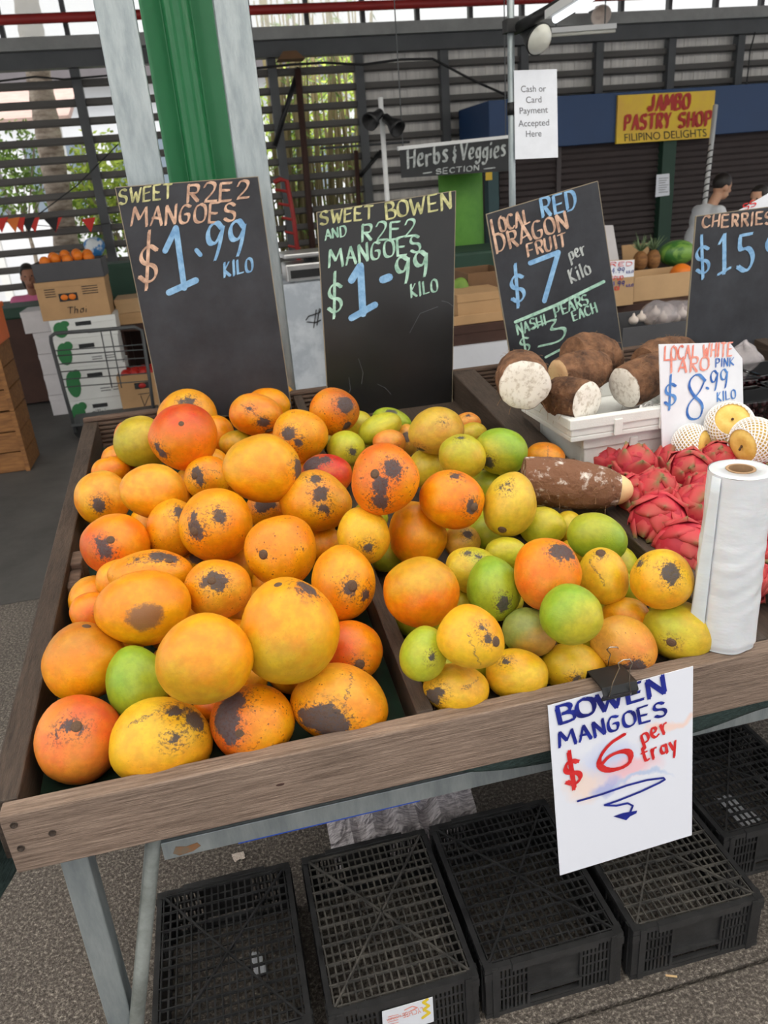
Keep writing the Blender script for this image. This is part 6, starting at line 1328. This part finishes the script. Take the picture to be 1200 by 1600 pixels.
for k, yy in enumerate((546, 554, 567, 579, 591, 603)):
    mb.cyl(atY(86 + k * 3, yy + 2, TY), atY(226 + k * 1.6, yy - 8, TY), .005, n=6)
for xx in (165, 180): mb.cyl(atY(xx - 8, 515, TY), atY(xx + 10, 606, TY), .005, n=6)
mb.build('rails', 'dark_steel', tr, smooth=True)
xa, xb = pth[0].x - .02, pth[-1].x + .02; mb = MB(); mb.box(xa, xb, TY - .02, TY + .3, .11, .13); mb.build('deck', 'dark_steel', tr)
for xx in (xa + .06, xb - .06):
    for yy in (TY + .02, TY + .26): MB().cyl((xx, yy - .012, .055), (xx, yy + .012, .055), .055, n=18).build('wheel', 'lamp_black', tr, smooth=False)
for k in range(5):
    x0, x1, z0, z1 = pxbox(40, 80, 485, 530, 7.15); h = .17; carton(['bottom white crate behind the white carton stack', 'second white crate from the floor behind the carton stack', 'middle white crate behind the carton stack', 'fourth white crate from the floor behind the carton stack', 'top white crate of the rear stack, sticking out left'][k], x0 - .02 + .02 * k * 0 + (.06 if k < 4 else 0), x0 + .5, 7.15, 7.5, .001 + k * .182, .181 + k * .182, 'crate_white', hole=False, group='white crates in the rear stack', name='produce_crate')
dt = thing('dark_table', 'dark table with cartons between the carton stack and first chalkboard', 'table', (-.4, 6.9, 0))
x0, x1, z0, z1 = pxbox(178, 260, 506, 530, 6.9); MB().box(x0, x1 + .35, 6.9, 7.5, z1 - .05, z1).build('top', 'plank_dark', dt); [MB().box(p, p + .05, q_, q_ + .05, 0, z1 - .05).build('leg', 'plank_dark', dt) for p in (x0 + .02, x1 + .25) for q_ in (6.93, 7.42)]
tz5 = z1
x0, x1, z0, z1 = pxbox(182, 240, 488, 506, 6.93); carton('lower tan carton on the dark table beside the first chalkboard', x0, x1 + .1, 6.93, 7.3, tz5 + .001, z1, 'carton', group='tan cartons on the dark table', hole=False)
z9 = z1; x0, x1, z0, z1 = pxbox(180, 240, 466, 488, 6.93); carton('upper tan carton on the dark table beside the first chalkboard', x0, x1 + .1, 6.93, 7.3, z9 + .001, z1, 'carton_pale', group='tan cartons on the dark table', hole=False)
x0, x1, z0, z1 = pxbox(186, 255, 585, 642, 6.5); t = carton('brown carton of tomatoes on the floor between trolley and first chalkboard', x0, x1, 6.52, 6.88, .001, z1, 'carton', open_top=True, hole=False)
xw, zw = atY(222, 603, 6.5).x, atY(222, 603, 6.5).z; MB().box(xw - .06, xw + .06, 6.515, 6.5185, zw - .025, zw + .025).build('hand_hole', 'print_black', t)
mb = MB(); ff = mapper((0, 6.518, 0), (0, -1, 0), .0008); [stroke(mb, s_, 1, ff) for s_ in ([(220, 618), (226, 634), (234, 616)], [(216, 616), (238, 613)])]; mb.build('print', 'print_black', t)
tz6 = z1; op = None; cxm = (x0 + x1) / 2
for k in range(8):
    if op is None: op = MB().ball((0, 0, 0), .042, n=14, m=10).build('tomato', 'tomato', None, smooth=True, local=True); o = op
    else: o = op.copy(); COL.objects.link(o)
    o.location = (x0 + .07 + (k % 4) * (x1 - x0 - .14) / 3, 6.62 + (k // 4) * .12, tz6 - .01); tag(o, 'red tomato in the brown floor carton', 'tomato', 'tomatoes in the floor carton')
tag(MB().box(x0 + .01, x1 - .01, 6.53, 6.87, .008, tz6 - .05).build('paper_lining', 'carton_dark', None), 'brown lining under the tomatoes', 'lining')
tag(MB().ball((xw, 6.512, zw), .03, .006, .02, 12, 8).build('tomato', 'tomato', None, smooth=True), 'tomato showing through the hole of the floor carton', 'tomato')
cnt = thing('counter', 'low brown counter with dark green cover at the far left', 'counter', (-1.8, 7.9, 0))
x0, x1, z0, z1 = pxbox(-60, 85, 500, 545, 7.7); MB().box(x0, x1 + 1.6, 7.7, 8.15, .02, z1).build('body', 'plank_dark', cnt); MB().box(x0 - .02, x1 + 1.62, 7.68, 8.17, z1, atY(30, 480, 7.7).z).build('cover', 'green_paint_dull', cnt, bevel=.02)
x0, x1, z0, z1 = pxbox(-75, -8, 484, 545, 5.6); to = thing('produce_crate', 'orange plastic crate cut by the left photo edge', 'crate', ((x0 + x1) / 2, 5.8, z0)); MB().box(x0, x1, 5.6, 5.95, z0, z1).build('body', 'crate_orange', to, bevel=.01)
MB().box(x0 - .01, x1 + .01, 5.59, 5.96, z1 - .03, z1 + .004).build('rim', 'crate_orange', to, bevel=.006)
zz = z0
for k, lab in ((1, 'upper timber crate at the left photo edge under the orange one'), (0, 'lower timber crate at the left photo edge on the floor')):
    xa, xb = atY(-50, 600, 5.6).x, atY(12, 600, 5.6).x; tt = thing('timber_crate', lab, 'crate', ((xa + xb) / 2, 5.8, 0), 'timber crates at the left edge'); zl_, zh = (.0, zz / 2 - .005) if k == 0 else (zz / 2, zz - .002)
    mb = MB(); [mb.box(xa, xb, 5.6, 5.96, zl_ + (zh - zl_) * j / 3 + .004, zl_ + (zh - zl_) * (j + 1) / 3 - .004) for j in range(3)]; mb.build('slats', 'timber', tt, bevel=.003)
    mb = MB(); [mb.box(p, p + .03, 5.585, 5.6, zl_, zh) for p in (xa, xb - .03)]; mb.build('battens', 'timber', tt)
ctz = atY(30, 480, 7.7).z; gk2 = pxbox(158, 205, 412, 470, 7.75); carton('dark green crate behind the grey orange crate', gk2[0], gk2[1] + .2, 7.75, 8.1, ctz + .001, gk2[3], 'green_paint_dull', hole=False, name='produce_crate')
# bunting and bag on the open louvres
bt = thing('bunting', 'string of red, orange and black flags on the open louvres at left', 'bunting', atY(45, 350, 8.8)); P = [atY(a_, b_, 8.8) for a_, b_ in [(-20, 338), (5, 342), (30, 348), (60, 352), (95, 355), (150, 352), (190, 345)]]
MB().tube(P, .004, 5).build('cord', 'flag_black', bt)
for i, (px, mt) in enumerate([(4, 'flag_red'), (22, 'flag_orange'), (30, 'flag_red'), (46, 'flag_black'), (53, 'flag_red'), (82, 'flag_black'), (88, 'flag_red'), (140, 'flag_red')]):
    c = atY(px, 350, 8.79); w = .07; mb = MB(); mb.prism([c + Vector((-w, 0, .05)), c + Vector((w, -.01, .06)), c + Vector((.02 * (i % 3 - 1), -.03, -.08))], (0, .003, 0)); mb.build('flag', mt, bt)
x0, x1, z0, z1 = pxbox(131, 163, 368, 402, 8.7); mb = MB(); mb.ball(((x0 + x1) / 2, 8.75, (z0 + z1) / 2), (x1 - x0) / 2, .08, (z1 - z0) / 2, 20, 14); mb.v = [v + Vector(mnoise.noise_vector(v * 8)) * .03 for v in mb.v]; tag(mb.build('plastic_bag', 'bag_blue', None, smooth=True), 'blue and white plastic bag hanging on the louvres above the carton stack', 'bag')
# poles and frames in the gloom behind the second chalkboard
def stick(label, a, b, y, r, mat, name='pole', cat='pole', y2=None): return tag(MB().cyl(atY(*a, y), atY(*b, y2 or y), r, n=10).build(name, mat, None, smooth=True), label, cat)
stick('black slanting brace on the louvres right of the steel post', (467, 106), (429, 228), 8.935, .026, 'lamp_black', 'brace', 'brace')
stick('rusty brown upright pole right of the slanting brace', (465, 108), (499, 510), 8.9, .035, 'plank_dark')
stick('dark slanting strut left of the white lamp pole', (596, 236), (562, 276), 8.95, .022, 'lamp_black', 'brace', 'brace')
stick('thin grey horizontal rod left of the hanging herbs sign', (500, 232), (640, 222), 8.965, .012, 'dark_steel', 'rod', 'rod')
stick('brown upright left of the white lamp pole', (556, 235), (572, 510), 8.92, .025, 'plank_dark')
rt = thing('red_trolley', 'red tubular hand trolley standing right of the steel post', 'trolley', atY(450, 340, 7.2)); P = [atY(a_, b_, 7.2) for a_, b_ in [(428, 285), (438, 280), (448, 283), (458, 335), (470, 420)]]; P[-1].z = .06
MB().tube(P, .02, 10).build('frame', 'red_paint', rt, smooth=True); mb = MB(); [mb.cyl(atY(430 + k * 5, 296 + k * 22, 7.2), atY(453 + k * 4, 300 + k * 22, 7.2), .012, n=8) for k in range(5)]; mb.build('rungs', 'red_paint', rt); MB().box(P[-1].x - .3, P[-1].x + .02, 7.0, 7.24, .0, .03).build('toe_plate', 'dark_steel', rt)
mb = MB(); x0, x1, z0, z1 = pxbox(436, 473, 78, 92, 8.6); mb.hexa([(x0 - .02, 8.6, z0), (x1 + .02, 8.6, z0), (x1 + .02, 8.8, z0), (x0 - .02, 8.8, z0)], [(x0 + .05, 8.65, z1), (x1 - .05, 8.65, z1), (x1 - .05, 8.8, z1), (x0 + .05, 8.8, z1)]); tag(mb.build('wedge_cover', 'carton_dark', None), 'brown wedge-shaped cover under the beam right of the steel post', 'cover')
# ------------------------------------------------------------------ people
def person(label, loc, rz, lean, seated, skin, shirt, longhair, group=None, s=1.0):
    t = thing('person', label, 'person', loc); t.rotation_euler[2] = rz; t.scale = (s, s, s)
    hz = .46 if seated else .88
    R = Matrix.Rotation(lean, 3, 'Y'); pel = Vector((0, 0, hz))
    up_ = lambda x, y, z: pel + R @ Vector((x, y, z))
    hd = up_(.02, 0, .70) + Vector((.02 * 1, 0, 0)); nk = up_(0, 0, .54)
    mb = MB()
    def cap(a, b, r0, r1, m=mb):
        m.cyl(a, b, r0, r1, 14); m.ball(a, r0, n=14, m=9); m.ball(b, r1, n=14, m=9)
    def torso(m, e):
        m.ball(pel + Vector((0, 0, .02)), .11 + e, .165 + e, .13 + e, 20, 14); m.ball(up_(0, 0, .18), .10 + e, .145 + e, .15 + e, 20, 14); m.ball(up_(0, 0, .36), .115 + e, .175 + e, .16 + e, 20, 14); cap(up_(0, -.16, .45), up_(0, .16, .45), .058 + e, .058 + e, m)
    torso(mb, 0); cap(nk - R @ Vector((0, 0, .06)), hd, .052, .05)
    Rh = Matrix.Rotation(lean * .7, 3, 'Y'); hh = lambda x, y, z: hd + Rh @ Vector((x, y, z))
    mb.ball(hh(0, 0, .03), .095, .076, .105, 22, 16, Rh); mb.ball(hh(.035, 0, -.045), .055, .055, .06, 16, 12, Rh)
    mb.ball(hh(.1, 0, -.005), .02, .013, .022, 12, 8, Rh); mb.ball(hh(.09, 0, -.05), .012, .025, .008, 10, 8, Rh); mb.ball(hh(.082, 0, -.06), .012, .022, .008, 10, 8, Rh)
    for sgn in (-1, 1): mb.ball(hh(-.005, sgn * .078, -.0), .02, .01, .032, 12, 8, Rh)
    sl = MB()
    for sgn in (-1, 1):
        sh_ = up_(0, sgn * .18, .46); el = sh_ + Vector((.08, sgn * .04, -.27)); wr = el + Vector((.22, -sgn * .02, -.06))
        cap(sh_, el, .052, .040); cap(el, wr, .038, .027); cap(sh_, sh_.lerp(el, .62), .066, .060, sl)
        f = (wr - el).normalized(); sd = Vector((0, 1, 0)); pm = wr + f * .045; mb.ball(pm, .05, .042, .018, 14, 10)
        for k in range(4):
            b0 = pm + f * .035 + sd * (k - 1.5) * .019; l = [.062, .075, .07, .052][k]; m1 = b0 + f * l * .5 + Vector((0, 0, -.006)); cap(b0, m1, .010, .0095); cap(m1, m1 + f * l * .4 + Vector((0, 0, -.02)), .0095, .0085)
        th0 = wr + f * .02 - sd * sgn * .03; cap(th0, th0 + f * .03 - sd * sgn * .022, .012, .011); cap(th0 + f * .03 - sd * sgn * .022, th0 + f * .06 - sd * sgn * .024 + Vector((0, 0, -.01)), .011, .0095)
    tg = MB(); torso(tg, 0); tg = MB()
    for sgn in (-1, 1):
        h = pel + Vector((0, sgn * .09, -.02)); kn = h + (Vector((.4, sgn * .03, .0)) if seated else Vector((.03, sgn * .01, -.41))); an = kn + (Vector((.0, 0, -.36)) if seated else Vector((-.02, 0, -.37)))
        cap(h, kn, .085, .058); cap(kn, an, .056, .036); fo = Vector((an.x + .1, an.y, .035)); an2 = Vector((an.x, an.y, .045)); cap(an, an2, .036, .038); cap(an2, fo, .04, .032)
        cap(h, kn, .098, .07, tg); cap(kn, an, .07, .055, tg)
    tg.ball(pel + Vector((0, 0, .0)), .125, .178, .13, 20, 14)
    b = mb.build('body', skin, t, local=True)
    ts_ = MB(); torso(ts_, .016); ts_.v += []; k = len(ts_.v); ts_.v += sl.v; ts_.f += [tuple(i + k for i in f) for f in sl.f]
    shn = ts_.build('shirt', shirt, t, local=True); tr_ = tg.build('trousers', 'trousers', t, local=True)
    hr = MB(); hr.ball(hh(-.012, 0, .05), .098, .083, .1, 22, 16, Rh)
    if longhair: hr.ball(hh(-.06, 0, -.04), .06, .085, .12, 18, 12, Rh)
    # open the face: keep hair behind the brow line
    hr.v = [v if (Rh.inverted() @ (v - hd)).x < .062 or (Rh.inverted() @ (v - hd)).z > .085 else v - Rh @ Vector((.05, 0, 0)) for v in hr.v]
    hr.build('hair', 'hair', t, smooth=True, local=True)
    for sgn in (-1, 1): MB().ball(hh(.083, sgn * .032, .022), .008, .011, .007, 10, 8).build('eye', 'lamp_black', t, smooth=True, local=True)
    for o, vs in ((b, .008), (shn, .012), (tr_, .012)):
        rm = o.modifiers.new('skin', 'REMESH'); rm.mode = 'VOXEL'; rm.voxel_size = vs; rm.use_smooth_shade = True
        sm = o.modifiers.new('soft', 'SMOOTH'); sm.factor = .5; sm.iterations = 4
    return t
pm_ = atY(1122, 298, 6.9); s_ = pm_.z / 1.50
person('person in a white t-shirt leaning forward, seen from the side before the closed shutters', (pm_.x - .24, 6.9, 0), 0, .38, False, 'skin', 'shirt_white', False, s=s_)
pw = atY(44, 428, 8.66); person('person in a pink top sitting at the far left behind the carton stack', (pw.x, 8.66, 0), math.radians(-80), .05, True, 'skin_brown', 'shirt_pink', True, s=pw.z / 1.19)
st_ = thing('stool', 'stool under the person in pink', 'stool', (pw.x, 8.66, 0)); MB().cyl((pw.x, 8.68, .26), (pw.x, 8.68, .29), .15, n=20).build('seat', 'plank_dark', st_); MB().cyl((pw.x, 8.68, 0), (pw.x, 8.68, .26), .04, n=12).build('leg', 'dark_steel', st_)
pr = atY(1194, 308, 6.2); person('person with dark hair mostly outside the right photo edge', (pr.x + .02, 6.2, 0), math.radians(200), .12, False, 'skin', 'shirt_dark', True, s=pr.z / 1.59)
# ------------------------------------------------------------------ outdoors behind the open louvres
bl = thing('building', 'pale grey building outside beyond the open louvres', 'building', (0, 18, 0))
MB().box(-9, 5.5, 18, 22, -.02, 3.9).build('wall', 'facade', bl); mb = MB()
MB().box(-9.3, 5.8, 17.6, 22.3, 3.9, 4.15).build('roof', 'facade_dark', bl)
for i in range(8):
    x = -8 + i * 1.65; wn_ = MB().box(x, x + 1.15, 17.96, 18, 1.6, 2.9).build('window', 'facade_dark', bl); MB().box(x + .05, x + 1.1, 17.95, 17.96, 1.65, 2.85).build('pane', 'facade_glass', wn_)
aw = thing('low_roof', 'low brown tiled roof outside behind the palm trunk', 'roof', (-4, 14.5, 0)); MB().hexa([(-9, 14, 2.9), (-1.6, 14, 2.9), (-1.6, 16, 3.5), (-9, 16, 3.5)], [(-9, 14, 3.0), (-1.6, 14, 3.0), (-1.6, 16, 3.6), (-9, 16, 3.6)]).build('tiles', 'roof_tile', aw); mb = MB(); [mb.box(a_, a_ + .12, 14.2, 14.32, -.02, 2.95) for a_ in (-6, -4.4, -3.2, -1.9)]; mb.build('posts', 'white_paint', aw)
pa, pb = atY(56, 92, 10.6), atY(96, 335, 10.6)
pt_ = thing('palm_tree', 'grey ringed palm trunk outside the louvres at left', 'tree', (pb.x, 10.6, -.02)); ax = pa - pb; base = pb - ax * ((pb.z + .02) / ax.z); mb = MB(); N = 60; top = base + ax * (5.2 / ax.z)
mb.tube([base.lerp(top, k / N) for k in range(N + 1)], [.15 - .03 * k / N + (.012 if k % 2 else 0) for k in range(N + 1)], 16); mb.build('trunk', 'palm_bark', pt_, smooth=True); mb = MB(); r_ = random.Random(4)
for k in range(14):
    a_ = k * 2 * PI / 14; d_ = Vector((math.cos(a_), math.sin(a_), 0)); sd = Vector((-d_.y, d_.x, 0)); pp = [top + d_ * (2.2 * j / 8) + Vector((0, 0, .9 * math.sin(j / 8 * 2.6) - .5 * (j / 8) ** 2)) for j in range(9)]
    for j in range(8): w0, w1 = .28 * math.sin(PI * (j + .3) / 9), .28 * math.sin(PI * (j + 1.3) / 9.4); mb.add([pp[j] - sd * w0, pp[j] + sd * w0, pp[j + 1] + sd * w1, pp[j + 1] - sd * w1], [(0, 1, 2, 3)])
mb.build('fronds', 'leaf', pt_, solid=.004)
def shrub(label, px, py, y, r, n, mat, seed, name='shrub', zc=None):
    c = atY(px, py, y); t = thing(name, label, 'shrub', (c.x, y, -.02), 'shrubs outside the louvres'); r_ = random.Random(seed); mb = MB(); tw = MB(); tw.tube([(c.x, y, -.02), (c.x + .05, y, c.z * .5), (c.x, y, c.z)], [.04, .03, .01], 6)
    for _ in range(n):
        d_ = Vector((r_.gauss(0, 1), r_.gauss(0, 1), r_.gauss(0, 1))).normalized() * r * r_.random() ** .4; p = c + Vector((d_.x, d_.y * .7, d_.z)); a_ = Vector((r_.gauss(0, 1), r_.gauss(0, 1), r_.gauss(0, 1) - .5)).normalized(); b_ = a_.orthogonal().normalized() * .022; l = r_.uniform(.07, .14)
        mb.add([p - b_ * .2, p + a_ * l * .5 - b_, p + a_ * l, p + a_ * l * .5 + b_], [(0, 1, 2, 3)])
    for _ in range(8): tw.tube([(c.x, y, c.z * .6), c + Vector((r_.uniform(-r, r), r_.uniform(-r, r) * .6, r_.uniform(-.3, .8) * r))], [.012, .005], 5)
    tw.build('stem', 'palm_bark', t); mb.build('foliage', mat, t)
shrub('yellow-green shrub outside just left of the first steel post', 175, 285, 11, .62, 1100, 'leaf_bright', 1)
shrub('green shrub outside at the left photo edge', 15, 260, 12, .6, 800, 'leaf', 2)
shrub('low shrub outside behind the first steel post', 150, 330, 11.5, .6, 900, 'leaf', 3)
shrub('bright shrub outside behind the bamboo canes, left', 450, 210, 11.6, .7, 1000, 'leaf_bright', 5)
shrub('bright shrub outside behind the bamboo canes, right', 530, 150, 11.8, .9, 1400, 'leaf_bright', 6)
for i, (px, lab) in enumerate([(415, 'bamboo clump outside, nearest the second steel post'), (465, 'bamboo clump outside, the middle one behind the slanting brace'), (530, 'bamboo clump outside, the one next to the grey louvres')]):
    c = atY(px, 200, 10.2); t = thing('bamboo', lab, 'bamboo', (c.x, 10.2, -.02), 'bamboo outside the louvres'); r_ = random.Random(i + 20); mb = MB(); lf = MB()
    for k in range(26):
        x = c.x + r_.uniform(-.32, .32); y = 10.2 + r_.uniform(-.35, .35); ex = x + r_.uniform(-.35, .35); tp = Vector((ex, y + r_.uniform(-.2, .2), r_.uniform(2.9, 4.2))); mb.tube([(x, y, -.02), ((x + ex) / 2 + r_.uniform(-.03, .03), y, 1.6), tp], [.02, .017, .008], 7)
        for _ in range(14):
            p = Vector((x, y, 0)).lerp(tp, r_.uniform(.3, 1)); a_ = Vector((r_.gauss(0, 1), r_.gauss(0, 1), -.6)).normalized(); b_ = a_.orthogonal().normalized() * .012; l = r_.uniform(.1, .2); lf.add([p, p + a_ * l * .4 - b_, p + a_ * l, p + a_ * l * .4 + b_], [(0, 1, 2, 3)])
    mb.build('canes', 'bamboo', t, smooth=True); lf.build('leaves', 'leaf', t)
